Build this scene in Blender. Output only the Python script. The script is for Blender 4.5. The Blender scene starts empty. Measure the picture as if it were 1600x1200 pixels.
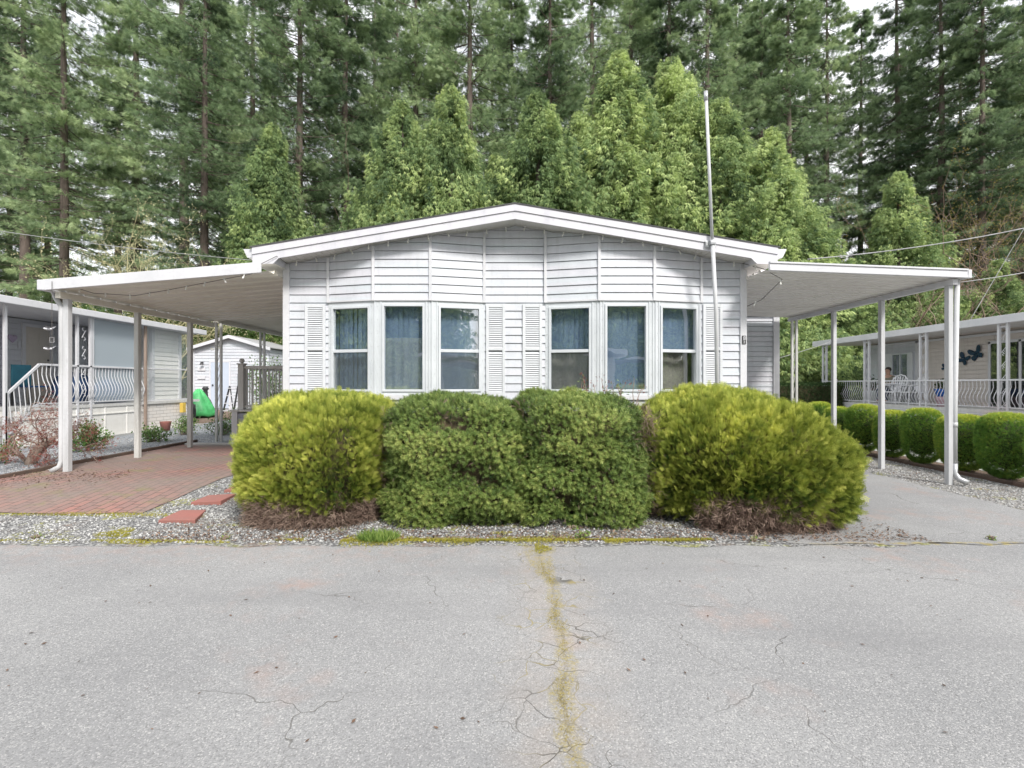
import bpy, math, random
import numpy as np
from math import pi, sin, cos, radians as R
from mathutils import Vector
random.seed(5)
rng = np.random.default_rng(5)
S = bpy.context.scene
COL = S.collection
FP = 760.0                     # focal length in pixels of the 1600 px photograph
CZ = 1.5                       # camera height

# ------------------------------------------------------------------ camera
cam = bpy.data.cameras.new('camera'); cam.lens = 36 * FP / 1600; cam.sensor_width = 36
cam.clip_start = 0.05; cam.clip_end = 1500
camo = bpy.data.objects.new('camera', cam); COL.objects.link(camo)
camo.location = (0, 0, CZ); camo.rotation_euler = (R(90), 0, 0)
S.camera = camo

# ------------------------------------------------------------------ sky, sun, exposure
SUN_EL, SUN_AZ = R(44), R(150)     # sun behind the camera, to its right (azimuth clockwise from +Y)
w = bpy.data.worlds.new('World'); S.world = w; w.use_nodes = True
nt = w.node_tree; nt.nodes.clear()
wo = nt.nodes.new('ShaderNodeOutputWorld'); bg = nt.nodes.new('ShaderNodeBackground')
sky = nt.nodes.new('ShaderNodeTexSky'); sky.sky_type = 'NISHITA'; sky.sun_disc = False
sky.sun_elevation = SUN_EL; sky.sun_rotation = SUN_AZ; sky.air_density = 1.0; sky.dust_density = 2.0
tc = nt.nodes.new('ShaderNodeTexCoord'); mp = nt.nodes.new('ShaderNodeMapping'); mp.inputs['Scale'].default_value = (1, 1, 2.5)
ns = nt.nodes.new('ShaderNodeTexNoise'); ns.inputs['Scale'].default_value = 3.0; ns.inputs['Detail'].default_value = 5
cr = nt.nodes.new('ShaderNodeMapRange'); cr.inputs['From Min'].default_value = .3; cr.inputs['From Max'].default_value = .62
cr.inputs['To Min'].default_value = .62; cr.inputs['To Max'].default_value = .97
mx = nt.nodes.new('ShaderNodeMix'); mx.data_type = 'RGBA'
mx.inputs['B'].default_value = (9.7, 9.75, 9.95, 1)
L = nt.links.new
L(tc.outputs['Generated'], mp.inputs['Vector']); L(mp.outputs['Vector'], ns.inputs['Vector'])
L(ns.outputs['Fac'], cr.inputs['Value']); L(cr.outputs['Result'], mx.inputs['Factor'])
L(sky.outputs['Color'], mx.inputs['A']); L(mx.outputs['Result'], bg.inputs['Color'])
bg.inputs['Strength'].default_value = 0.11
L(bg.outputs['Background'], wo.inputs['Surface'])
sl = bpy.data.lights.new('sun', 'SUN'); sl.energy = 2.7; sl.angle = R(12); sl.color = (1, .96, .9)
so = bpy.data.objects.new('sun', sl); COL.objects.link(so)
d = Vector((sin(SUN_AZ) * cos(SUN_EL), cos(SUN_AZ) * cos(SUN_EL), sin(SUN_EL)))
so.rotation_euler = (-d).to_track_quat('-Z', 'Y').to_euler(); so.location = (10, -12, 18)
S.view_settings.view_transform = 'Standard'; S.view_settings.look = 'None'
S.view_settings.gamma = 1; S.view_settings.exposure = 0.66
S.render.engine = 'CYCLES'
S.cycles.max_bounces = 8; S.cycles.diffuse_bounces = 4; S.cycles.transparent_max_bounces = 12

# ------------------------------------------------------------------ helpers: naming
def tag(o, label=None, cat=None, group=None, kind=None):
    if label: o['label'] = label
    if cat: o['category'] = cat
    if group: o['group'] = group
    if kind: o['kind'] = kind
    return o
def origin(p):
    v = Vector((0, 0, 0))
    while p is not None:
        v += p.location; p = p.parent
    return v
def empty(name, loc, label, cat, group=None):
    o = bpy.data.objects.new(name, None); COL.objects.link(o); o.location = loc
    o.empty_display_size = .1
    return tag(o, label, cat, group)
def copy_tree(o, parent=None):
    c = o.copy(); COL.objects.link(c); c.parent = parent
    for ch in list(o.children): copy_tree(ch, c)
    return c
def P(px, py, Y):               # photograph pixel + depth -> world point
    return ((px - 800) * Y / FP, Y, CZ + (600 - py) * Y / FP)
def sm(a, b, x):
    t = np.clip((np.asarray(x, float) - a) / (b - a), 0, 1); return t * t * (3 - 2 * t)
def gh(x, y):                   # the ground: level at the road, a little higher in the left yard
    x = np.asarray(x, float); y = np.asarray(y, float)
    h = .15 * (1 - sm(-4.6, -2.6, x)) * sm(4.6, 7.0, y)
    h = h + .19 * (1 - sm(-12, -9, x)) * sm(15, 21, y)
    h = h + 2.6 * sm(27, 60, y) * (1 - sm(-25, 0, x) * .6)
    return h
def G(x, y): return float(gh(x, y))

# ------------------------------------------------------------------ helpers: meshes
class MB:
    def __init__(s): s.v = []; s.f = []
    def add(s, vs, fs):
        b = len(s.v); s.v += [tuple(v) for v in vs]; s.f += [tuple(b + i for i in f) for f in fs]; return s
    def box(s, x0, x1, y0, y1, z0, z1):
        return s.add([(x0,y0,z0),(x1,y0,z0),(x1,y1,z0),(x0,y1,z0),(x0,y0,z1),(x1,y0,z1),(x1,y1,z1),(x0,y1,z1)],
                     [(0,3,2,1),(4,5,6,7),(0,1,5,4),(1,2,6,5),(2,3,7,6),(3,0,4,7)])
    def lbox(s, p0, p1, u0, u1, w0, w1, z0, z1):   # box in the frame of a wall running p0 -> p1, w = outwards
        dx, dy = p1[0]-p0[0], p1[1]-p0[1]; l = math.hypot(dx, dy); dx /= l; dy /= l; nx, ny = dy, -dx
        q = lambda u, w_, z: (p0[0]+dx*u+nx*w_, p0[1]+dy*u+ny*w_, z)
        return s.add([q(u0,w1,z0),q(u1,w1,z0),q(u1,w0,z0),q(u0,w0,z0),q(u0,w1,z1),q(u1,w1,z1),q(u1,w0,z1),q(u0,w0,z1)],
                     [(0,3,2,1),(4,5,6,7),(0,1,5,4),(1,2,6,5),(2,3,7,6),(3,0,4,7)])
    def beam(s, a, b, wd, ht, up=(0,0,1)):
        a = Vector(a); b = Vector(b); d_ = (b-a).normalized(); sd = d_.cross(Vector(up)).normalized(); u = sd.cross(d_)
        vs = []
        for p in (a, b):
            for i, j in ((-1,-1),(1,-1),(1,1),(-1,1)): vs.append(p + sd*(i*wd/2) + u*(j*ht/2))
        return s.add(vs, [(0,1,2,3),(7,6,5,4),(0,4,5,1),(1,5,6,2),(2,6,7,3),(3,7,4,0)])
    def tube(s, pts, rad, n=8, cap=True):
        pts = [Vector(p) for p in pts]; m = len(pts)
        rr = rad if hasattr(rad, '__len__') else [rad]*m
        prev = None; rings = []
        for i, p in enumerate(pts):
            t = (pts[min(i+1,m-1)] - pts[max(i-1,0)]).normalized()
            if prev is None: a = t.orthogonal().normalized()
            else:
                a = prev - t*prev.dot(t); a = a.normalized() if a.length > 1e-6 else t.orthogonal().normalized()
            prev = a; b = t.cross(a)
            rings.append([p + (a*cos(2*pi*k/n) + b*sin(2*pi*k/n))*rr[i] for k in range(n)])
        vs = [v for r_ in rings for v in r_]; fs = []
        for i in range(m-1):
            for k in range(n): fs.append((i*n+k, i*n+(k+1)%n, (i+1)*n+(k+1)%n, (i+1)*n+k))
        if cap: fs.append(tuple(range(n))[::-1]); fs.append(tuple((m-1)*n+k for k in range(n)))
        return s.add(vs, fs)
    def ball(s, c, r, n=8, m=6, sc=(1,1,1)):
        vs = []; fs = []
        for i in range(m+1):
            th = pi*i/m
            for k in range(n):
                a = 2*pi*k/n; vs.append((c[0]+r*sc[0]*sin(th)*cos(a), c[1]+r*sc[1]*sin(th)*sin(a), c[2]+r*sc[2]*cos(th)))
        for i in range(m):
            for k in range(n): fs.append((i*n+k, (i+1)*n+k, (i+1)*n+(k+1)%n, i*n+(k+1)%n))
        return s.add(vs, fs)
    def lathe(s, c, prof, n=16):
        vs = []; fs = []
        for r, z in prof:
            for k in range(n): vs.append((c[0]+r*cos(2*pi*k/n), c[1]+r*sin(2*pi*k/n), c[2]+z))
        for i in range(len(prof)-1):
            for k in range(n): fs.append((i*n+k, i*n+(k+1)%n, (i+1)*n+(k+1)%n, (i+1)*n+k))
        fs.append(tuple(range(n))[::-1]); fs.append(tuple((len(prof)-1)*n+k for k in range(n)))
        return s.add(vs, fs)
    def prism(s, poly, y0, y1):                    # polygon in the xz plane, extruded in y
        n = len(poly)
        return s.add([(x,y0,z) for x,z in poly] + [(x,y1,z) for x,z in poly],
                     [tuple(range(n)), tuple(range(n,2*n))[::-1]] + [(i,(i+1)%n+0,(i+1)%n+n,i+n)[::-1] for i in range(n)])
    def build(s, name, m, parent=None, smooth=False, bevel=0):
        me = bpy.data.meshes.new(name); o_ = origin(parent)
        me.from_pydata([(v[0]-o_.x, v[1]-o_.y, v[2]-o_.z) for v in s.v], [], s.f); me.update()
        me.materials.append(m)
        if smooth: me.polygons.foreach_set('use_smooth', [True]*len(me.polygons))
        o = bpy.data.objects.new(name, me); COL.objects.link(o); o.parent = parent
        if bevel:
            b = o.modifiers.new('bevel', 'BEVEL'); b.width = bevel; b.segments = 2; b.limit_method = 'ANGLE'
        return o
def npobj(name, V, F, m, parent=None, tint=None, smooth=False):
    me = bpy.data.meshes.new(name); V = np.asarray(V, np.float32); F = np.asarray(F, np.int32); k = F.shape[1]
    o_ = origin(parent); V = V - np.array([o_.x, o_.y, o_.z], np.float32)
    me.vertices.add(len(V)); me.vertices.foreach_set('co', V.ravel())
    me.loops.add(F.size); me.loops.foreach_set('vertex_index', F.ravel())
    me.polygons.add(len(F)); me.polygons.foreach_set('loop_start', np.arange(0, F.size, k, dtype=np.int32))
    if smooth: me.polygons.foreach_set('use_smooth', np.ones(len(F), bool))
    if tint is not None:
        at = me.attributes.new('tint', 'FLOAT', 'POINT'); at.data.foreach_set('value', np.asarray(tint, np.float32))
    me.update(calc_edges=True); me.materials.append(m)
    o = bpy.data.objects.new(name, me); COL.objects.link(o); o.parent = parent
    return o
def unit(v): return v / np.maximum(np.linalg.norm(v, axis=-1, keepdims=True), 1e-9)
def scatter(T, TF, pos, direc, upv, scale, tint, ttip=None):
    """Copies of a leaf template (local z = growth, x = width, y = thickness) at many points -> arrays."""
    N = len(pos); z = unit(direc); x = unit(np.cross(upv, z)); y = np.cross(z, x)
    M = np.stack([x, y, z], axis=2)                       # N,3,3
    V = np.einsum('nij,kj->nki', M, T) * np.asarray(scale).reshape(-1,1,1) + pos[:,None,:]
    F = (TF[None] + (np.arange(N)*len(T))[:,None,None]).reshape(-1, TF.shape[1])
    tt = np.repeat(np.asarray(tint)[:,None], len(T), 1)
    if ttip is not None: tt = tt + ttip[None]
    return V.reshape(-1,3), F, tt.ravel()
def merge(parts):
    Vs, Fs, Ts = [], [], []; b = 0
    for V, F, T in parts: Vs.append(V); Fs.append(F+b); Ts.append(T); b += len(V)
    return np.concatenate(Vs), np.concatenate(Fs), np.concatenate(Ts)
def leafquads(segs):            # segs: list of (base xyz, tip xyz, width, bend) -> diamond quads
    T = []; F = []; tip = []
    for a, b, wd in segs:
        a = np.array(a, float); b = np.array(b, float); d_ = b-a; s_ = np.cross(d_, (0,1,0)); 
        if np.linalg.norm(s_) < 1e-6: s_ = np.array((1.,0,0))
        s_ = s_/np.linalg.norm(s_)*wd/2; m_ = a + d_*.45
        i = len(T); T += [a, m_+s_, b, m_-s_]; F.append((i,i+1,i+2,i+3)); tip += [-.12, 0, .16, 0]
    return np.array(T), np.array(F), np.array(tip)
def noise3(p, f=1.0, seed=0):   # cheap smooth noise in about -1..1
    r = np.random.default_rng(seed); o = np.zeros(len(p))
    for k in range(7):
        d_ = unit(r.normal(size=3)); o += np.sin((p @ d_)*f*(1+k*.45) + r.uniform(0, 6.28))/(1+k*.35)
    return o/2.6

# ------------------------------------------------------------------ helpers: materials
def new_mat(name):
    m = bpy.data.materials.new(name); m.use_nodes = True; t = m.node_tree
    b = t.nodes['Principled BSDF']; return m, t, b
def c4(c): return (c[0], c[1], c[2], 1)
def noise_node(t, scale, detail=4, rough=.6, vec=None):
    n = t.nodes.new('ShaderNodeTexNoise'); n.inputs['Scale'].default_value = scale
    n.inputs['Detail'].default_value = detail; n.inputs['Roughness'].default_value = rough
    if vec is not None: t.links.new(vec, n.inputs['Vector'])
    return n
def mixc(t, fac, a, b, mode='MIX'):
    m = t.nodes.new('ShaderNodeMix'); m.data_type = 'RGBA'; m.blend_type = mode; m.clamp_factor = True
    for k, v in (('Factor', fac), ('A', a), ('B', b)):
        if isinstance(v, (int, float)): m.inputs[k].default_value = v
        elif isinstance(v, tuple): m.inputs[k].default_value = c4(v)
        else: t.links.new(v, m.inputs[k])
    return m.outputs['Result']
def mth(t, op, a, b=0.0, c=0.0):
    m = t.nodes.new('ShaderNodeMath'); m.operation = op
    for i, v in enumerate((a, b, c)):
        if isinstance(v, (int, float)): m.inputs[i].default_value = v
        else: t.links.new(v, m.inputs[i])
    return m.outputs[0]
def rng_node(t, v, a, b, c=0.0, d_=1.0):
    m = t.nodes.new('ShaderNodeMapRange'); m.inputs['From Min'].default_value = a; m.inputs['From Max'].default_value = b
    m.inputs['To Min'].default_value = c; m.inputs['To Max'].default_value = d_; t.links.new(v, m.inputs['Value']); return m.outputs['Result']
def objco(t): return t.nodes.new('ShaderNodeTexCoord').outputs['Object']
def add_bump(t, b, h, strength=.3, dist=.01):
    n = t.nodes.new('ShaderNodeBump'); n.inputs['Strength'].default_value = strength; n.inputs['Distance'].default_value = dist
    t.links.new(h, n.inputs['Height']); t.links.new(n.outputs['Normal'], b.inputs['Normal'])
def paint(name, col, col2=None, rough=.5, scale=2.0, bump=.05, metal=0.0, streak=False, bscale=60):
    m, t, b = new_mat(name); co = objco(t)
    col2 = col2 or tuple(c*.86 for c in col)
    v = co
    if streak:
        mp_ = t.nodes.new('ShaderNodeMapping'); mp_.inputs['Scale'].default_value = (3, 3, .35); t.links.new(co, mp_.inputs['Vector']); v = mp_.outputs['Vector']
    n1 = noise_node(t, scale, 5, .62, v); f = rng_node(t, n1.outputs['Fac'], .35, .7)
    col_ = mixc(t, f, col, col2)
    n3 = noise_node(t, scale*9, 3, .6, co); col_ = mixc(t, rng_node(t, n3.outputs['Fac'], .55, .8, 0, .35), col_, tuple(c*.78 for c in col2))
    t.links.new(col_, b.inputs['Base Color']); b.inputs['Roughness'].default_value = rough; b.inputs['Metallic'].default_value = metal
    n2 = noise_node(t, bscale, 3, .5, co); add_bump(t, b, n2.outputs['Fac'], bump, .01)
    return m
GAIN = {'cedar_leaf': (1.12,1.25,1.15), 'fir_needles': (1.15,1.3,1.15), 'golden_conifer_leaf': (1.25,1.35,1.0), 'yew_leaf': (1.35,1.3,1.2), 'clipped_conifer_leaf': 1.4, 'shrub_leaf': 1.2, 'undergrowth_leaf': 1.25}
def foliage(name, dark, mid, light, rough=.6, trans=.35, spec=.3, hue=.0):
    m, t, b = new_mat(name)
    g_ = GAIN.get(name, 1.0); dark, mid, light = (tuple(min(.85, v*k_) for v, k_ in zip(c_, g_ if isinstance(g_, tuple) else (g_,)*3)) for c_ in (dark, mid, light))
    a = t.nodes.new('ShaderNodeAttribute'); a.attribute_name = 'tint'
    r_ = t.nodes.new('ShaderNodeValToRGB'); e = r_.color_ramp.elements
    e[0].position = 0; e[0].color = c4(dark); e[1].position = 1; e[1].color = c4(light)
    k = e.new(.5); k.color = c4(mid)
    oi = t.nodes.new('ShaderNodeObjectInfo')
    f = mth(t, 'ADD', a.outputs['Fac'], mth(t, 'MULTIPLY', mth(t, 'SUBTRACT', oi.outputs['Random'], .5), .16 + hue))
    t.links.new(f, r_.inputs['Fac'])
    b.inputs['Roughness'].default_value = rough; b.inputs['Specular IOR Level'].default_value = spec
    t.links.new(r_.outputs['Color'], b.inputs['Base Color'])
    tr = t.nodes.new('ShaderNodeBsdfTranslucent'); t.links.new(r_.outputs['Color'], tr.inputs['Color'])
    ms = t.nodes.new('ShaderNodeMixShader'); ms.inputs['Fac'].default_value = trans
    t.links.new(b.outputs['BSDF'], ms.inputs[1]); t.links.new(tr.outputs['BSDF'], ms.inputs[2])
    t.links.new(ms.outputs['Shader'], t.nodes['Material Output'].inputs['Surface'])
    return m
def glass(name, refl=.13, tintc=(.93,.96,.96)):
    m, t, b = new_mat(name); t.nodes.remove(b)
    tr = t.nodes.new('ShaderNodeBsdfTransparent'); tr.inputs['Color'].default_value = c4(tintc)
    gl = t.nodes.new('ShaderNodeBsdfGlossy'); gl.inputs['Roughness'].default_value = .0; gl.inputs['Color'].default_value = (1,1,1,1)
    co = objco(t); n = noise_node(t, 1.3, 2, .5, co); bp = t.nodes.new('ShaderNodeBump'); bp.inputs['Strength'].default_value = .25; bp.inputs['Distance'].default_value = .02
    t.links.new(n.outputs['Fac'], bp.inputs['Height']); t.links.new(bp.outputs['Normal'], gl.inputs['Normal'])
    lw = t.nodes.new('ShaderNodeLayerWeight'); lw.inputs['Blend'].default_value = .5
    f = mth(t, 'ADD', mth(t, 'MULTIPLY', mth(t, 'POWER', lw.outputs['Facing'], 4.0), .7), refl)
    ms = t.nodes.new('ShaderNodeMixShader'); t.links.new(f, ms.inputs['Fac'])
    t.links.new(tr.outputs['BSDF'], ms.inputs[1]); t.links.new(gl.outputs['BSDF'], ms.inputs[2])
    t.links.new(ms.outputs['Shader'], t.nodes['Material Output'].inputs['Surface'])
    return m
def sheer(name, col, alpha):
    m, t, b = new_mat(name); tr = t.nodes.new('ShaderNodeBsdfTransparent'); ms = t.nodes.new('ShaderNodeMixShader')
    b.inputs['Base Color'].default_value = c4(col); b.inputs['Roughness'].default_value = .7
    ms.inputs['Fac'].default_value = alpha
    t.links.new(tr.outputs['BSDF'], ms.inputs[1]); t.links.new(b.outputs['BSDF'], ms.inputs[2])
    t.links.new(ms.outputs['Shader'], t.nodes['Material Output'].inputs['Surface']); return m

M = {}
def siding_mat(name, c1, c2, c3):
    m, t, b = new_mat(name); co = objco(t)
    mp_ = t.nodes.new('ShaderNodeMapping'); mp_.inputs['Scale'].default_value = (.5, .5, 7.75); t.links.new(co, mp_.inputs['Vector'])
    n1 = noise_node(t, 1.1, 2, .5, mp_.outputs['Vector']); f = rng_node(t, n1.outputs['Fac'], .35, .65)
    col = mixc(t, f, c1, c2)
    n2 = noise_node(t, 1.7, 5, .65, co); col = mixc(t, rng_node(t, n2.outputs['Fac'], .45, .75, 0, .7), col, c3)
    n4 = noise_node(t, 30, 4, .7, co); col = mixc(t, rng_node(t, n4.outputs['Fac'], .55, .8, 0, .25), col, tuple(c*.7 for c in c3))
    mp3 = t.nodes.new('ShaderNodeMapping'); mp3.inputs['Scale'].default_value = (7, 7, .6); t.links.new(co, mp3.inputs['Vector'])
    n5 = noise_node(t, 1.6, 5, .7, mp3.outputs['Vector']); col = mixc(t, rng_node(t, n5.outputs['Fac'], .52, .75, 0, .32), col, tuple(c*f_ for c, f_ in zip(c3, (.74,.74,.66))))
    t.links.new(col, b.inputs['Base Color']); b.inputs['Roughness'].default_value = .55
    mp2 = t.nodes.new('ShaderNodeMapping'); mp2.inputs['Scale'].default_value = (4, 4, 40); t.links.new(co, mp2.inputs['Vector'])
    n3 = noise_node(t, 3, 4, .6, mp2.outputs['Vector']); add_bump(t, b, n3.outputs['Fac'], .12, .01)
    return m
M['siding'] = siding_mat('siding', (.61,.61,.66), (.57,.61,.65), (.47,.49,.54))
M['siding_cream'] = siding_mat('siding_cream', (.80,.79,.77), (.76,.75,.72), (.66,.65,.62))
M['siding_tan'] = siding_mat('siding_tan', (.68,.62,.58), (.63,.58,.55), (.57,.53,.50))
M['siding_slate'] = siding_mat('siding_slate', (.60,.61,.65), (.56,.58,.62), (.50,.51,.54))
M['siding_deck'] = siding_mat('siding_deck', (.40,.43,.52), (.37,.40,.48), (.33,.35,.40))
M['trim'] = paint('trim_white', (.66,.66,.69), (.56,.57,.60), .45, 1.6, .04)
M['fascia'] = paint('fascia_white', (.67,.66,.70), (.55,.55,.60), .5, 1.1, .06, streak=True)
M['soffit'] = paint('soffit', (.66,.64,.62), (.58,.56,.54), .6, 2.2, .05)
M['frame'] = paint('window_frame', (.63,.66,.69), (.55,.58,.61), .4, 3, .03)
M['shutter'] = paint('shutter_white', (.66,.68,.71), (.59,.61,.64), .45, 3, .03)
M['pan'] = paint('metal_pan', (.80,.78,.71), (.68,.65,.56), .5, 1.2, .05, streak=False)
M['pan_grey'] = paint('metal_pan_grey', (.80,.78,.76), (.72,.69,.67), .5, 1.0, .05)
M['alu'] = paint('post_white', (.60,.61,.63), (.45,.46,.47), .45, 2.5, .05, streak=True)
M['alu_old'] = paint('post_weathered', (.62,.62,.60), (.42,.42,.40), .5, 3.5, .06, streak=True)
M['galv'] = paint('galvanised', (.55,.56,.57), (.42,.43,.45), .35, 5, .05, metal=.5)
M['shingle'] = paint('shingles', (.06,.06,.065), (.10,.10,.10), .9, 5, .5, bscale=40)
M['dark'] = paint('dark_plastic', (.03,.03,.035), (.05,.05,.05), .5, 4)
M['wire'] = paint('wire', (.36,.36,.37), (.2,.2,.2), .5, 4)
M['wire_dark'] = paint('wire_dark', (.10,.09,.08), (.06,.06,.06), .5, 4)
M['bulb'] = paint('bulb_plastic', (.80,.80,.76), (.7,.7,.66), .25, 4)
M['deckgrey'] = paint('deck_grey', (.62,.62,.61), (.52,.52,.51), .6, 4, .1, streak=True)
M['concrete'] = paint('concrete', (.46,.46,.45), (.38,.38,.37), .85, 1.5, .25)
M['interior'] = paint('interior_wall', (.45,.42,.38), (.4,.38,.35), .8, 1)
M['blind'] = paint('blind_blue', (.33,.43,.62), (.25,.34,.52), .7, 9, .1, streak=True)
M['curtain'] = paint('curtain_white', (.75,.76,.76), (.66,.67,.68), .8, 3, .1, streak=True)
M['curtain_beige'] = paint('curtain_beige', (.48,.42,.38), (.42,.37,.34), .8, 3, .1, streak=True)
M['lace'] = sheer('lace_curtain', (.75,.77,.78), .38)
M['glass'] = glass('window_glass', .22)
M['glass_dark'] = glass('dark_glass', .12, (.75,.78,.8))
M['screen'] = sheer('insect_screen', (.12,.14,.15), .20)
M['poly'] = sheer('clear_plastic_sheet', (.52,.60,.66), .45)
M['poly_light'] = sheer('clear_plastic_sheet_light', (.5,.58,.6), .12)
M['bark'] = paint('bark', (.17,.135,.115), (.09,.07,.06), .95, 6, .8, streak=True, bscale=14)
M['bark_light'] = paint('bark_light', (.36,.28,.23), (.22,.16,.13), .9, 6, .5, streak=True, bscale=25)
M['twig_brown'] = foliage('twig_brown', (.09,.06,.048), (.25,.175,.14), (.42,.32,.26), .8, .1)
M['twig_pale'] = foliage('twig_pale', (.22,.20,.11), (.42,.39,.22), (.56,.54,.32), .8, .15)
M['terracotta'] = paint('paver_slab_red', (.33,.13,.11), (.27,.13,.11), .85, 3, .3)
M['timber'] = paint('edging_timber', (.13,.085,.065), (.08,.06,.05), .9, 5, .5)
M['leaf_litter'] = foliage('leaf_litter', (.06,.04,.03), (.16,.10,.07), (.32,.22,.16), .9, .1)
# foliage
M['thuja'] = foliage('golden_conifer_leaf', (.028,.060,.014), (.225,.250,.052), (.84,.63,.21), .6, .28)
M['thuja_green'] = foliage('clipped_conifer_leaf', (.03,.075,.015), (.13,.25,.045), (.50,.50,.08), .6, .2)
M['yew'] = foliage('yew_leaf', (.016,.042,.012), (.135,.205,.055), (.34,.39,.13), .5, .2)
M['core'] = paint('dark_twig_core', (.05,.045,.022), (.09,.065,.035), .95, 9, .8)  # solid core: shade among the inner twigs put into its dark colour
M['core_green'] = paint('dark_green_core', (.03,.05,.018), (.045,.05,.02), .95, 9, .8)  # greener core, inner shade likewise put into the colour
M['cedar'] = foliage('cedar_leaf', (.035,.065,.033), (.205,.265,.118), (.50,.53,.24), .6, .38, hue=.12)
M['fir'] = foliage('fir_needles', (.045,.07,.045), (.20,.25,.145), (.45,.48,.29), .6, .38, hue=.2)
M['hedge'] = foliage('dark_hedge_leaf', (.012,.030,.010), (.035,.075,.022), (.08,.13,.045), .6, .2)
M['broad'] = foliage('shrub_leaf', (.03,.07,.018), (.10,.19,.05), (.30,.36,.16), .45, .25)
M['under'] = foliage('undergrowth_leaf', (.025,.055,.015), (.09,.16,.04), (.22,.30,.09), .6, .3)
M['maple'] = foliage('red_maple_leaf', (.08,.02,.02), (.22,.06,.05), (.38,.14,.11), .6, .3)
M['moss'] = foliage('moss', (.11,.11,.025), (.31,.29,.045), (.52,.47,.09), .95, .1)
M['moss_brown'] = foliage('moss_brown', (.16,.13,.04), (.34,.28,.08), (.50,.44,.12), .95, .1)
M['grass'] = foliage('grass_blade', (.06,.12,.02), (.18,.30,.06), (.42,.50,.15), .7, .3)

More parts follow.
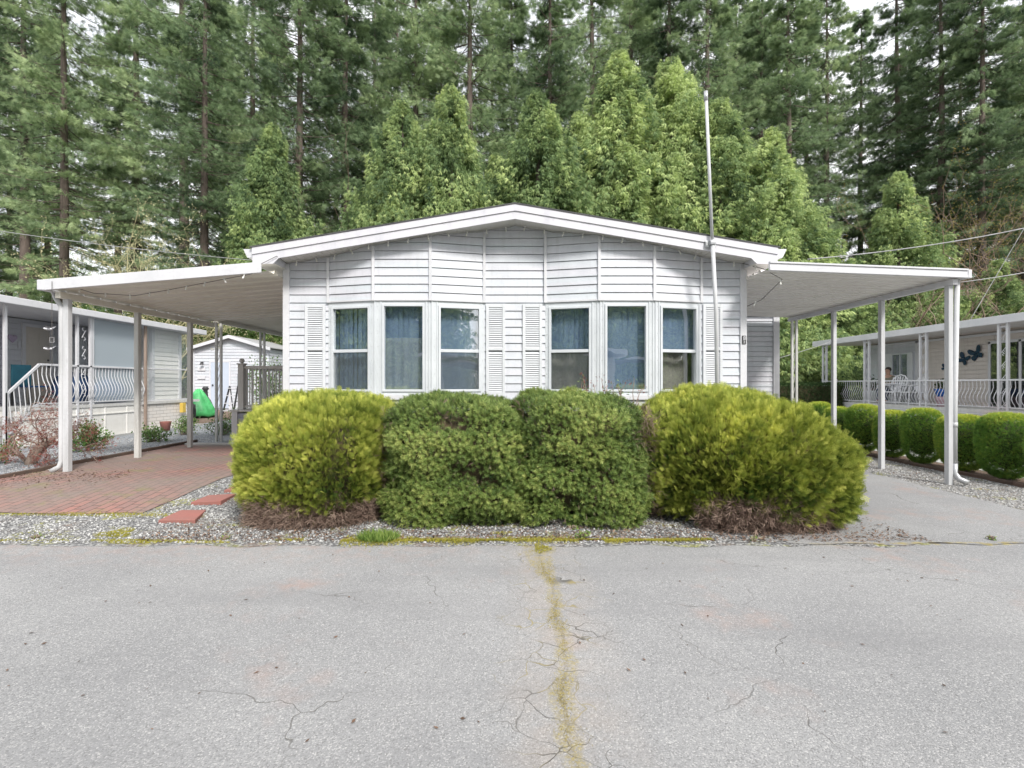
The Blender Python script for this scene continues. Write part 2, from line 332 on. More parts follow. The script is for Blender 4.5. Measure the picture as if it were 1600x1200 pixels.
# ------------------------------------------------------------------ ground surfaces
def asphalt():
    m, t, b = new_mat('asphalt'); co = objco(t)
    sx = t.nodes.new('ShaderNodeSeparateXYZ'); t.links.new(co, sx.inputs[0]); X, Y = sx.outputs[0], sx.outputs[1]
    big = noise_node(t, .55, 5, .6, co); mid = noise_node(t, 4, 5, .7, co); fine = noise_node(t, 210, 3, .75, co)
    col = mixc(t, rng_node(t, big.outputs['Fac'], .3, .7), (.225,.227,.232), (.325,.325,.325))
    col = mixc(t, rng_node(t, mid.outputs['Fac'], .35, .75, 0, .4), col, (.245,.245,.25))
    vo = t.nodes.new('ShaderNodeTexVoronoi'); vo.inputs['Scale'].default_value = 165; t.links.new(co, vo.inputs['Vector'])
    stone = rng_node(t, vo.outputs['Color'], 0, 1)
    col = mixc(t, rng_node(t, stone, .66, .95, 0, .65), col, (.53,.52,.51))
    col = mixc(t, rng_node(t, stone, .40, .1, 0, .65), col, (.14,.14,.14))
    col = mixc(t, rng_node(t, fine.outputs['Fac'], .62, .75, 0, .5), col, (.10,.10,.10))
    # rust-brown stains (patches with a shape of their own)
    st = noise_node(t, 1.0, 4, .6, co); stm = noise_node(t, 7, 3, .6, co)
    near_edge = mth(t, 'MULTIPLY', rng_node(t, Y, 3.9, 4.5), rng_node(t, X, .3, -1.0))
    sf = mth(t, 'MULTIPLY', rng_node(t, st.outputs['Fac'], .57, .68, 0, .5), rng_node(t, stm.outputs['Fac'], .35, .65))
    sf = mth(t, 'MAXIMUM', sf, mth(t, 'MULTIPLY', near_edge, rng_node(t, stm.outputs['Fac'], .42, .66, 0, .38)))
    tr_ = noise_node(t, .9, 3, .5, None); mp_ = t.nodes.new('ShaderNodeMapping'); mp_.inputs['Scale'].default_value = (.35, 2.2, 1); t.links.new(co, mp_.inputs['Vector']); t.links.new(mp_.outputs['Vector'], tr_.inputs['Vector'])
    col = mixc(t, rng_node(t, tr_.outputs['Fac'], .5, .68, 0, .35), col, (.20,.20,.205))
    col = mixc(t, sf, col, (.36,.25,.21))
    # cracks
    wn = noise_node(t, 2.2, 3, .6, co); wv = t.nodes.new('ShaderNodeVectorMath'); wv.operation = 'MULTIPLY_ADD'
    wv.inputs[1].default_value = (.5,.5,0); t.links.new(wn.outputs['Color'], wv.inputs[0]); t.links.new(co, wv.inputs[2])
    def crack(scale, width, mask, dark):
        v = t.nodes.new('ShaderNodeTexVoronoi'); v.feature = 'DISTANCE_TO_EDGE'; v.inputs['Scale'].default_value = scale
        t.links.new(wv.outputs[0], v.inputs['Vector'])
        return mth(t, 'MULTIPLY', rng_node(t, v.outputs['Distance'], width, width*.25), mask)
    sn = lambda f_, p_, a_: mth(t, 'MULTIPLY', mth(t, 'SINE', mth(t, 'MULTIPLY_ADD', Y, f_, p_)), a_)
    xw = mth(t, 'SUBTRACT', mth(t, 'SUBTRACT', mth(t, 'SUBTRACT', X, sn(2.3, .5, .030)), sn(7.1, 1.0, .014)), sn(17.0, 2.0, .006))
    fine_m = noise_node(t, 55, 4, .8, co)
    dist = mth(t, 'ABSOLUTE', mth(t, 'SUBTRACT', xw, .27))
    patch = noise_node(t, 1.1, 3, .5, co)
    m1 = rng_node(t, patch.outputs['Fac'], .50, .60, 0, .75)
    c1 = crack(1.0, .0035, m1, 1)
    c2 = crack(5.5, .022, mth(t, 'MULTIPLY', rng_node(t, dist, .42, .12), rng_node(t, noise_node(t, 3.0, 2, .5, co).outputs['Fac'], .42, .55)), 1)
    cks = mth(t, 'MAXIMUM', c1, c2)
    col = mixc(t, mth(t, 'MULTIPLY', rng_node(t, dist, .38, .10, 0, .30), rng_node(t, mid.outputs['Fac'], .35, .6)), col, (.36,.30,.25))
    col = mixc(t, mth(t, 'MULTIPLY', cks, .85), col, (.09,.085,.075))
    # the moss-filled crack down the middle
    mn = noise_node(t, 11, 4, .7, co)
    bw = mth(t, 'ADD', -.02, mth(t, 'MULTIPLY', noise_node(t, 5, 5, .7, co).outputs['Fac'], .15))
    bw = mth(t, 'ADD', bw, rng_node(t, Y, 3.7, 4.5, 0, .09))
    mo = mth(t, 'MULTIPLY', mth(t, 'MULTIPLY', rng_node(t, mth(t, 'SUBTRACT', bw, dist), -.012, .02), rng_node(t, noise_node(t, 13, 4, .75, co).outputs['Fac'], .38, .58, .0, .8)), rng_node(t, fine_m.outputs['Fac'], .42, .56, .15, 1))
    col = mixc(t, mth(t, 'MULTIPLY', rng_node(t, mth(t, 'ABSOLUTE', mth(t, 'SUBTRACT', dist, .005)), .010, .003), rng_node(t, fine_m.outputs['Fac'], .45, .55, 0, .6)), col, (.12,.10,.075))
    mo = mth(t, 'MAXIMUM', mo, mth(t, 'MULTIPLY', mth(t, 'MULTIPLY', c2, rng_node(t, noise_node(t, 2.5, 2, .5, co).outputs['Fac'], .5, .58)), .8))
    jn = mth(t, 'ABSOLUTE', mth(t, 'SUBTRACT', mth(t, 'ADD', Y, mth(t, 'MULTIPLY', wn.outputs['Fac'], .12)), 4.62))
    jf = mth(t, 'MULTIPLY', rng_node(t, X, 2.6, 3.4), rng_node(t, jn, .05, .02))
    mo = mth(t, 'MAXIMUM', mo, mth(t, 'MULTIPLY', jf, rng_node(t, stm.outputs['Fac'], .45, .6)))
    col = mixc(t, mo, col, mixc(t, mn.outputs['Fac'], (.26,.215,.10), (.44,.37,.14)))
    col = mixc(t, mth(t, 'MULTIPLY', mth(t, 'MULTIPLY', rng_node(t, X, 2.6, 3.2), rng_node(t, jn, .014, .004)), .45), col, (.15,.14,.13))
    t.links.new(col, b.inputs['Base Color']); b.inputs['Roughness'].default_value = .9; b.inputs['Specular IOR Level'].default_value = .25
    h = mth(t, 'ADD', mth(t, 'MULTIPLY', vo.outputs['Distance'], -.6), mth(t, 'MULTIPLY', fine.outputs['Fac'], .6))
    h = mth(t, 'SUBTRACT', h, mth(t, 'MULTIPLY', cks, 1.2)); h = mth(t, 'ADD', h, mth(t, 'MULTIPLY', mo, mth(t, 'MULTIPLY', mn.outputs['Fac'], 2.5)))
    add_bump(t, b, h, .55, .008)
    return m
def gravel(name, light, dark, soil, soilamt=.35, mossamt=0.0, scale=38):
    m, t, b = new_mat(name); co = objco(t)
    vo = t.nodes.new('ShaderNodeTexVoronoi'); vo.inputs['Scale'].default_value = scale; t.links.new(co, vo.inputs['Vector'])
    f = rng_node(t, vo.outputs['Color'], .15, .85); col = mixc(t, f, dark, light)
    col = mixc(t, rng_node(t, vo.outputs['Distance'], .38, .75, 0, .8), col, tuple(c*.35 for c in dark))
    n = noise_node(t, 1.8, 5, .65, co); n2 = noise_node(t, 26, 3, .7, co)
    so_ = mth(t, 'MULTIPLY', rng_node(t, n.outputs['Fac'], .62-soilamt*.3, .70-soilamt*.2), rng_node(t, n2.outputs['Fac'], .35, .6))
    col = mixc(t, so_, col, soil)
    if mossamt:
        n3 = noise_node(t, 2.4, 4, .6, co)
        col = mixc(t, mth(t, 'MULTIPLY', rng_node(t, n3.outputs['Fac'], .66-mossamt*.2, .70-mossamt*.15, 0, .75), rng_node(t, n2.outputs['Fac'], .35, .55)), col, (.30,.30,.06))
    t.links.new(col, b.inputs['Base Color']); b.inputs['Roughness'].default_value = .9
    add_bump(t, b, mth(t, 'MULTIPLY', vo.outputs['Distance'], -1), .9, .02)
    return m
def pavers():
    m, t, b = new_mat('brick_pavers'); co = objco(t)
    mp_ = t.nodes.new('ShaderNodeMapping'); mp_.inputs['Rotation'].default_value = (0, 0, R(84)); t.links.new(co, mp_.inputs['Vector'])
    wn = noise_node(t, 3, 2, .5, mp_.outputs['Vector']); wv = t.nodes.new('ShaderNodeVectorMath'); wv.operation = 'MULTIPLY_ADD'
    wv.inputs[1].default_value = (.03,.03,0); t.links.new(wn.outputs['Color'], wv.inputs[0]); t.links.new(mp_.outputs['Vector'], wv.inputs[2])
    br = t.nodes.new('ShaderNodeTexBrick'); t.links.new(wv.outputs[0], br.inputs['Vector'])
    br.inputs['Scale'].default_value = 1; br.inputs['Brick Width'].default_value = .22; br.inputs['Row Height'].default_value = .11
    br.inputs['Mortar Size'].default_value = .007; br.inputs['Mortar Smooth'].default_value = .25
    br.inputs['Color1'].default_value = (.31,.155,.13,1); br.inputs['Color2'].default_value = (.235,.14,.125,1); br.inputs['Mortar'].default_value = (.085,.06,.05,1)
    n = noise_node(t, .75, 4, .6, co); n2 = noise_node(t, 2.6, 5, .7, co); n3 = noise_node(t, 30, 3, .6, co)
    col = mixc(t, rng_node(t, n.outputs['Fac'], .36, .58, 0, .75), br.outputs['Color'], (.20,.17,.15))
    col = mixc(t, rng_node(t, n2.outputs['Fac'], .54, .66, 0, .6), col, (.19,.18,.08))
    col = mixc(t, rng_node(t, n3.outputs['Fac'], .5, .8, 0, .3), col, (.36,.28,.25))
    t.links.new(col, b.inputs['Base Color']); b.inputs['Roughness'].default_value = .9
    h = mth(t, 'ADD', mth(t, 'SUBTRACT', 1.0, br.outputs['Fac']), mth(t, 'MULTIPLY', n3.outputs['Fac'], .25)); add_bump(t, b, h, .8, .012)
    return m
def soil(name, a, c):
    m, t, b = new_mat(name); co = objco(t); n = noise_node(t, 3, 6, .7, co); n2 = noise_node(t, 40, 4, .7, co)
    col = mixc(t, rng_node(t, n.outputs['Fac'], .35, .65), a, c); col = mixc(t, rng_node(t, n2.outputs['Fac'], .5, .7, 0, .6), col, tuple(x*.45 for x in a))
    t.links.new(col, b.inputs['Base Color']); b.inputs['Roughness'].default_value = .95; add_bump(t, b, n2.outputs['Fac'], .8, .03); return m
M['asphalt'] = asphalt()
M['gravel'] = gravel('gravel', (.44,.44,.43), (.18,.18,.185), (.20,.15,.12), .35, .6)
M['gravel_clean'] = gravel('gravel_clean', (.46,.48,.51), (.25,.27,.30), (.22,.18,.15), .1)
M['gravel_tan'] = gravel('gravel_tan', (.42,.41,.39), (.23,.22,.21), (.16,.13,.11), .3, .35)
M['pavers'] = pavers()
M['soil'] = soil('soil', (.15,.10,.075), (.22,.16,.125))
M['forest_floor'] = soil('forest_floor', (.06,.06,.03), (.10,.08,.05))

def sheet(name, m, x0, x1, y0, y1, dz, nx=24, ny=24, edge=None, seed=0):
    """A ground sheet lying dz above the land; edge roughens its outline."""
    xs = np.linspace(0, 1, nx); ys = np.linspace(0, 1, ny); A, B = np.meshgrid(xs, ys)
    X = x0 + (x1-x0)*A; Y = y0 + (y1-y0)*B
    if edge:
        r = np.random.default_rng(seed)
        for k in range(5):
            f = r.uniform(1.5, 9); ph = r.uniform(0, 6, 4); am = edge/(1+k*.5)
            Y = Y + am*np.sin(X*f+ph[0])*(np.abs(2*B-1)**8)*.5; X = X + am*np.sin(Y*f+ph[1])*(np.abs(2*A-1)**8)*.5
    Z = gh(X, Y) + dz
    V = np.stack([X.ravel(), Y.ravel(), Z.ravel()], 1); i = np.arange(nx*ny).reshape(ny, nx)
    F = np.stack([i[:-1,:-1], i[:-1,1:], i[1:,1:], i[1:,:-1]], -1).reshape(-1, 4)
    o = npobj(name, V, F, m); o['kind'] = 'structure'; return o
sheet('ground', M['forest_floor'], -400, 400, -400, 600, -.03, 260, 300)
# finer land near the homes
sheet('yard', M['soil'], -19.5, 26, 4.4, 30, -.012, 150, 110)
sheet('road', M['asphalt'], -60, 60, -7.5, 4.58, 0, 160, 30, .012, 3)
sheet('gravel_yard', M['gravel'], -9.8, 3.9, 4.5, 8.5, .002, 90, 50, .05, 5)
sheet('side_gravel', M['gravel_clean'], -10.4, -7.22, 5.6, 24, .006, 30, 70, .02, 6)
sheet('rear_gravel', M['gravel_clean'], -7.22, -3.7, 11.0, 22, .006, 20, 40)
sheet('driveway', M['pavers'], -7.5, -4.15, 5.45, 10.72, .010, 50, 60, .03, 8)
sheet('side_driveway', M['asphalt'], 2.6, 6.05, 4.55, 24, .006, 40, 90, .05, 9)
sheet('gravel_strip', M['gravel_tan'], 6.0, 7.4, 4.7, 24, .004, 16, 90, .04, 10)
sheet('shrub_bed', M['soil'], 7.4, 8.1, 4.6, 24, .008, 10, 60, .03, 11)
sheet('path', M['concrete'], 8.1, 13.0, 4.6, 24, .012, 20, 40)

# ------------------------------------------------------------------ the central home
YW = 7.78; YB = 7.58; XL, XR, XC = -3.60, 3.69, .045; YBACK = 22.5
def wall_top(x): return 4.03 - .166*abs(x - XC)
def clip_top(poly, u0, z0, u1, z1):
    out = []
    f = lambda p: (z0 + (z1-z0)*(p[0]-u0)/(u1-u0)) - p[1]
    for i in range(len(poly)):
        a, b = poly[i], poly[(i+1) % len(poly)]; fa, fb = f(a), f(b)
        if fa >= 0: out.append(a)
        if (fa >= 0) != (fb >= 0):
            t_ = fa/(fa-fb); out.append((a[0]+(b[0]-a[0])*t_, a[1]+(b[1]-a[1])*t_))
    return out
def siding(mb, p0, p1, zb, zt0, zt1, course=.129, lap=.016, off=0.0, phase=0.0, gap=.009):
    dx, dy = p1[0]-p0[0], p1[1]-p0[1]; Ln = math.hypot(dx, dy); dx /= Ln; dy /= Ln; nx, ny = dy, -dx
    q = lambda u, w_, z: (p0[0]+dx*u+nx*w_, p0[1]+dy*u+ny*w_, z)
    mb.add([q(0,off-.014,zb),q(Ln,off-.014,zb),q(Ln,off-.014,zt1),q(0,off-.014,zt0)], [(0,1,2,3)])
    z = phase + math.floor((zb-phase)/course)*course
    while z < max(zt0, zt1):
        a = max(z, zb); b = z + course - gap
        poly = clip_top([(0,a),(Ln,a),(Ln,b),(0,b)], 0, zt0, Ln, zt1) if b > a else []
        if len(poly) >= 3:
            g = lambda u, zz: q(u, off+lap*(1-(zz-z)/course), zz)
            vs = [g(u, zz) for u, zz in poly]; mb.add(vs, [tuple(range(len(vs)))])
            if abs(poly[0][1]-a) < 1e-6 and abs(poly[1][1]-a) < 1e-6:      # the lip under the board
                o_ = off + lap*(1-(a-z)/course)
                mb.add([q(0,o_,a), q(Ln,o_,a), q(Ln,off-.012,a+.001), q(0,off-.012,a+.001)], [(3,2,1,0)])
        z += course
home = empty('mobile_home', (0, YW, 0), 'pale grey lap-sided mobile home with two bay windows, in the middle of the photo', 'house')
pts = [(XL,YW),(-2.93,YW),(-2.155,YB),(-1.267,YB),(-.44,YW),(.532,YW),(1.356,YB),(2.214,YB),(3.02,YW),(XR,YW)]
ZH, ZS = 2.80, 1.33
wallm = MB(); upper = [MB(), MB()]
for i in range(9):
    a, b = pts[i], pts[i+1]; za, zb_ = wall_top(a[0]), wall_top(b[0])
    bay = i in (1,2,3,5,6,7)
    if bay:
        siding(upper[i > 4], a, b, ZH, za, zb_, off=.012, phase=ZH)
        siding(wallm, a, b, .12, ZS-.06, ZS-.06)
    elif a[0] < XC < b[0]:
        siding(wallm, a, (XC,YW), .12, za, wall_top(XC), phase=ZH-.129*22); siding(wallm, (XC,YW), b, .12, wall_top(XC), zb_, phase=ZH-.129*22)
    else: siding(wallm, a, b, .12, za, zb_, phase=ZH-.129*22)
siding(wallm, (XL,YBACK), (XL,YW), .12, 3.36, 3.36, phase=ZH-.129*22); siding(wallm, (XR,YW), (XR,YBACK), .12, 3.36, 3.36, phase=ZH-.129*22)
siding(wallm, (XR,YBACK), (XL,YBACK), .12, 3.36, 3.36)
wallm.build('wall', M['siding'], home); [u_.build('bay_wall', M['siding'], home) for u_ in upper]
lin = MB()                                       # room behind the windows
lin.box(XL+.05, XR-.05, 10.2, 10.25, .1, 3.3).box(XL+.03, XL+.06, YW+.02, 10.2, .1, 3.3).box(XR-.06, XR-.03, YW+.02, 10.2, .1, 3.3)
lin.box(XL+.05, XR-.05, YW+.05, 10.2, 2.86, 2.9).box(XL+.05, XR-.05, YW+.05, 10.2, .55, .6)
lin.box(XL+.03, -2.93, YW+.02, YW+.05, .1, 3.3).box(-.44, .532, YW+.02, YW+.05, .1, 3.3).box(3.02, XR-.03, YW+.02, YW+.05, .1, 3.3)
lin.build('room', M['interior'], home)
# corner posts, vertical battens, base
for xx in (XL, XR): MB().box(xx-.05, xx+.05, YW-.035, YW+.09, .10, wall_top(xx)).build('corner_trim', M['trim'], home)
for i in (1,2,3,4,5,6,7,8):
    x, y = pts[i]; MB().box(x-.021, x+.021, y-.045, y+.02, ZH-.005, wall_top(x)-.004).build('batten', M['trim'], home)
for bay_ in ((1,2,3),(5,6,7)):
    led = MB()
    for i in bay_: led.lbox(pts[i], pts[i+1], .0, math.dist(pts[i], pts[i+1]), -.10, .034, ZH-.004, ZH+.022)
    led.build('bay_ledge', M['trim'], home)
# windows in the bays
def facet(i, fa, fb, double, kind):
    p0, p1 = pts[i], pts[i+1]; Ln = math.dist(p0, p1); ua, ub = Ln*fa, Ln*fb; h0, h1 = ZS+.05, ZH-.055
    if double: h1 = ZH-.075
    mb = MB()
    mb.lbox(p0, p1, 0, ua, -.05, .012, ZS, ZH-.006).lbox(p0, p1, ub, Ln, -.05, .012, ZS, ZH-.006)
    mb.lbox(p0, p1, ua, ub, -.05, .010, h1, ZH-.006).lbox(p0, p1, ua, ub, -.05, .010, ZS, h0)
    for (a, b) in ((0, ua), (ub, Ln)):                       # raised edges of the mullion covers
        if b-a > .06:
            mb.lbox(p0, p1, a+.012, a+.030, .012, .022, ZS+.01, ZH-.01).lbox(p0, p1, b-.030, b-.012, .012, .022, ZS+.01, ZH-.01)
    mu_ = mb.build('mullion', M['frame'], home, bevel=.003)
    sc_ = MB()
    for (a, b) in ((0, ua), (ub, Ln)):
        uu = (a+b)/2
        for k in range(7):
            c = ZS+.12+k*.21; sc_.lbox(p0, p1, uu-.004, uu+.004, .012, .017, c-.004, c+.004)
    tag(sc_.build('screws', M['galv'], mu_), kind='stuff')
    fr = MB(); fw = .035
    fr.lbox(p0, p1, ua, ua+fw, -.05, .030, h0, h1).lbox(p0, p1, ub-fw, ub, -.05, .030, h0, h1)
    fr.lbox(p0, p1, ua+fw, ub-fw, -.05, .028, h1-fw, h1).lbox(p0, p1, ua+fw, ub-fw, -.05, .028, h0, h0+fw)
    zm = CZ + (600-548)*7.68/FP
    if double: fr.lbox(p0, p1, ua+fw, ub-fw, -.045, .016, zm-.028, zm+.020)
    wn_ = fr.build('window', M['frame'], home, bevel=.003)
    def pane(z0, z1, w_): 
        MB().lbox(p0, p1, ua+fw-.004, ub-fw+.004, w_-.004, w_, z0, z1).build('pane', M['glass'], wn_)
    if double: pane(zm+.018, h1-fw+.004, -.012); pane(h0+fw-.004, zm-.026, -.032)
    else: pane(h0+fw-.004, h1-fw+.004, -.018)
    if double and i != 7: MB().lbox(p0, p1, ua+fw, ub-fw, -.004, -.002, h0+fw, zm-.028).build('insect_screen', M['screen'], wn_)
    # vertical blind slats
    bl = MB(); u = ua; n = 0; dx, dy = (p1[0]-p0[0])/Ln, (p1[1]-p0[1])/Ln
    while u < ub:
        tw = .35 + .12*sin(n*1.7+i); c_, s_ = cos(tw), sin(tw); wd = .048; uc = u; w_ = -.14
        A = (uc-wd*c_, w_-wd*s_*.6); B = (uc+wd*c_, w_+wd*s_*.6)
        q = lambda uw, z: (p0[0]+dx*uw[0]+dy*uw[1], p0[1]+dy*uw[0]-dx*uw[1], z)
        zlo = h0+.02
        if kind == 'half': zlo = zm-.02
        bl.add([q(A,zlo),q(B,zlo),q(B,h1+.03),q(A,h1+.03)], [(0,1,2,3)]); u += .083; n += 1
    bl.build('blind', M['blind'], wn_)

    def curtain(u0, u1, z0, z1, mat_, w0=-.11, amp=.018, fr_=70):
        c = MB(); k = 40; vs = []
        for j in range(k+1):
            uu = u0+(u1-u0)*j/k; ww = w0+amp*sin(uu*fr_)+amp*.5*sin(uu*fr_*.37+1)
            for z in (z0, z1): vs.append((p0[0]+dx*uu+dy*ww, p0[1]+dy*uu-dx*ww, z))
        c.add(vs, [(2*j, 2*j+2, 2*j+3, 2*j+1) for j in range(k)]); c.build('curtain', mat_, wn_, smooth=True)
    if kind == 'sheer': curtain(ua+.03, ub-.03, h0+.02, h0+.85, M['lace'], -.10, .014, 45)
    if kind == 'half': curtain(ua+.02, ub-.02, h0, zm, M['curtain_beige'], -.22, .012, 22)
facet(1, .07, .93, True, 'blue'); facet(2, .15, .90, False, 'sheer'); facet(3, .14, .93, True, 'blue')
facet(5, .07, .86, True, 'half'); facet(6, .105, .885, False, 'blue'); facet(7, .12, .92, True, 'half')
for bay_ in ((1,2,3),(5,6,7)):
    sil = MB()
    for i in bay_: sil.lbox(pts[i], pts[i+1], -.004, math.dist(pts[i], pts[i+1])+.004, -.05, .045, ZS-.075, ZS-.001)
    sil.build('sill', M['trim'], home, bevel=.004)
def shutter(xa, xb):
    s = MB(); y1 = YW-.006; y0 = YW-.038; z0, z1 = ZS-.03, 2.775
    s.box(xa, xa+.045, y0, y1, z0, z1).box(xb-.045, xb, y0, y1, z0, z1)
    for (a, b) in ((z0, z0+.06), (z1-.055, z1), ((z0+z1)/2-.0, (z0+z1)/2+.04)): s.box(xa+.045, xb-.045, y0+.003, y1, a, b)
    sh = s.build('shutter', M['shutter'], home, bevel=.003)
    l = MB(); z = z0+.065
    while z < z1-.06:
        if not ((z0+z1)/2-.03 < z < (z0+z1)/2+.04):
            l.add([(xa+.045,y0+.006,z),(xb-.045,y0+.006,z),(xb-.045,y1-.006,z+.03),(xa+.045,y1-.006,z+.03),
                   (xa+.045,y0+.012,z+.008),(xb-.045,y0+.012,z+.008)], [(0,1,5,4),(4,5,2,3),(3,2,1,0)])
        z += .034
    l.build('louvre', M['shutter'], sh)
sx_ = lambda px: (px-800)*YW/FP
for a, b in ((477.5,509.5),(759.5,789.5),(816.5,847),(1097.5,1128)): shutter(sx_(a), sx_(b))
# roof, rake fascia, soffits, gutters
YF = 7.36
def rt(x): return 4.22 - .166*abs(x-XC)
EL, ER = -3.93, 4.02
roof = MB()
for sx in (-1, 1):
    xe = EL-.03 if sx < 0 else ER+.03
    a = [(XC, YF-.025), (xe, YF-.025), (xe, YBACK+.4), (XC, YBACK+.4)]
    top = [(x, y, rt(x)+.022) for x, y in a]; bot = [(x, y, rt(x)+.002) for x, y in a]
    roof.add(top+bot, [(0,1,2,3),(7,6,5,4),(0,4,5,1),(1,5,6,2),(2,6,7,3)])
roof.build('roof', M['shingle'], home)
fa = MB()
fa.prism([(EL, rt(EL)-.10), (XC, rt(XC)-.10), (ER, rt(ER)-.10), (ER, rt(ER)), (XC, rt(XC)), (EL, rt(EL))], YF-.016, YF+.02)
fa.prism([(EL+.002, 3.32), (XL-.02, 3.32), (XL+.07, rt(XL+.07)-.22), (XC, rt(XC)-.22), (XC, rt(XC)-.102), (EL+.002, rt(EL)-.102)], YF, YF+.02)
fa.prism([(XC, rt(XC)-.22), (XR-.07, rt(XR-.07)-.22), (XR+.02, 3.32), (ER-.002, 3.32), (ER-.002, rt(ER)-.102), (XC, rt(XC)-.102)], YF, YF+.02)
fa.build('rake_fascia', M['fascia'], home)
sf = MB()
sf.add([(XL,YF+.02,wall_top(XL)-.0),(XC,YF+.02,wall_top(XC)),(XC,YW+.02,wall_top(XC)),(XL,YW+.02,wall_top(XL))], [(0,1,2,3)])
sf.add([(XC,YF+.02,wall_top(XC)),(XR,YF+.02,wall_top(XR)),(XR,YW+.02,wall_top(XR)),(XC,YW+.02,wall_top(XC))], [(0,1,2,3)])
for k in range(74):
    x = XL+.05+k*.1
    if x < XR-.03: sf.box(x-.004, x+.004, YF+.022, YW-.01, wall_top(x)-.008, wall_top(x)+.006)
sf.box(EL+.01, XL-.0, YF+.021, YBACK, 3.322, 3.334).box(XR+.0, ER-.01, YF+.021, YBACK, 3.322, 3.334)
sf.build('soffit', M['soffit'], home)
ef = MB()
ef.box(EL-.002, EL+.018, YF+.021, YBACK+.3, 3.318, rt(EL)).box(ER-.018, ER+.002, YF+.021, YBACK+.3, 3.318, rt(ER))
ef.box(XL-.022, XL-.002, YF+.021, YW-.04, 3.336, wall_top(XL)).box(XR+.002, XR+.022, YF+.021, YW-.04, 3.336, wall_top(XR))
ef.build('eave_fascia', M['fascia'], home)
for sx, xe in ((-1, EL), (1, ER)):
    g = MB(); y0, y1 = YF+.03, YBACK+.3; zt = rt(xe)-.01
    pr = [(xe, zt-.13), (xe+sx*.09, zt-.13), (xe+sx*.13, zt-.05), (xe+sx*.15, zt), (xe+sx*.142, zt), (xe+sx*.12, zt-.05), (xe+sx*.08, zt-.12), (xe, zt-.12)]
    if sx < 0: pr = pr[::-1]
    g.prism(pr, y0, y1); g.prism([(xe, zt-.13), (xe+sx*.09, zt-.13), (xe+sx*.13, zt-.05), (xe+sx*.15, zt), (xe, zt)][::sx], y0-.003, y0+.003)
    g.build('gutter', M['trim'], home)
# house number on the corner board
hn = MB().box(XR-.028, XR+.032, YW-.047, YW-.036, 2.135, 2.27).build('house_number', M['dark'], home, bevel=.003)
def text(name, body, loc, size, m, parent, rot=(R(90),0,0), ext=.003):
    cu = bpy.data.curves.new(name, 'FONT'); cu.body = body; cu.size = size; cu.extrude = ext; cu.align_x = 'CENTER'; cu.align_y = 'CENTER'
    o = bpy.data.objects.new(name, cu); o.data.materials.append(m); COL.objects.link(o); o.parent = parent
    me = bpy.data.meshes.new_from_object(o); bpy.data.objects.remove(o)
    o = bpy.data.objects.new(name, me); COL.objects.link(o); o.parent = parent
    o.location = Vector(loc)-origin(parent); o.rotation_euler = rot; return o
text('digit', '8', (XR+.004, YW-.049, 2.225), .085, M['trim'], hn); text('digit', '2', (XR-.002, YW-.049, 2.165), .06, M['trim'], hn)

# ------------------------------------------------------------------ mast pole in front of the gable
yp = YF-.07
mast = empty('mast_pole', (3.05, yp, 0), 'thin white metal pole leaning against the gable and rising far above the roof', 'pole')
a = P(1103,145,yp); b = P(1113,380,yp); c = P(1119,490,yp+.12); e = P(1121,600,yp+.15)
MB().tube([a, b], .023, 10).build('pole', M['alu'], mast, True)
MB().tube([(b[0],b[1],b[2]+.05), c, (e[0]+.01, e[1], .25)], .030, 10).build('sleeve', M['alu'], mast, True)
MB().tube([(a[0],a[1],a[2]-.12), (a[0]-.003,a[1],a[2]+.02)], .03, 10).build('cap', M['galv'], mast, True)
br = MB(); br.box(b[0]-.09, b[0]+.07, YF-.03, YF-.017, b[2]-.05, b[2]+.05).box(b[0]-.035, b[0]+.045, yp-.035, YF-.03, b[2]-.02, b[2]+.02); br.box(b[0]-.085, b[0]-.06, YF-.05, YF-.03, b[2]-.03, b[2]+.03)
br.build('bracket', M['galv'], mast, bevel=.004)

# ------------------------------------------------------------------ carports
def pans(mb, xa, za, xb, zb_, y0, y1, pitch=.2, d_=.035, t_=.004):
    """ribbed roof pans spanning xa..xb (heights za..zb of the underside), ribs repeating along y"""
    y = y0; prof = []
    while y < y1-1e-6:
        for u, h in ((0,0),(.62,0),(.70,1),(.92,1)): prof.append((min(y+u*pitch, y1), h*d_))
        y += pitch
    prof.append((y1, 0)); vs = []
    for yy, h in prof:
        vs += [(xa,yy,za+h),(xb,yy,zb_+h)]
    n = len(prof); mb.add(vs, [(2*i,2*i+1,2*i+3,2*i+2) for i in range(n-1)])
    mb.add([(x,y,z+t_) for x,y,z in vs], [(2*i+2,2*i+3,2*i+1,2*i) for i in range(n-1)])
cl = empty('carport', (-5.3, 9.1, G(-6.8,9)), 'wide white flat-roofed carport over the red brick driveway left of the home', 'carport')
zoL, ziL = CZ+1.40, CZ+1.66
p_ = MB(); pans(p_, -6.92, zoL+.02, -3.64, ziL+.02, 7.24, 11.1, .32, .055); p_.build('roof_panel', M['pan'], cl)
f = MB()
for (dz0, dz1, y0) in ((-.0, .17, 7.20),):
    f.add([(-6.95,y0,zoL+dz0-.01),(-3.72,y0,ziL+dz0-.01),(-3.72,y0,ziL+dz1-.02),(-6.95,y0,zoL+dz1-.02),
           (-6.95,y0+.03,zoL+dz0-.01),(-3.72,y0+.03,ziL+dz0-.01),(-3.72,y0+.03,ziL+dz1-.02),(-6.95,y0+.03,zoL+dz1-.02)],
          [(0,1,2,3),(7,6,5,4),(0,4,5,1),(3,2,6,7),(0,3,7,4),(1,5,6,2)])
f.build('fascia', M['trim'], cl, bevel=.006)
f = MB(); f.box(-7.03, -6.93, 7.19, 11.1, zoL-.01, zoL+.145); f.build('gutter', M['trim'], cl, bevel=.012)
f = MB(); f.box(-6.86, -6.78, 7.3, 11.1, zoL-.105, zoL-.01); f.build('beam', M['pan'], cl, bevel=.004)
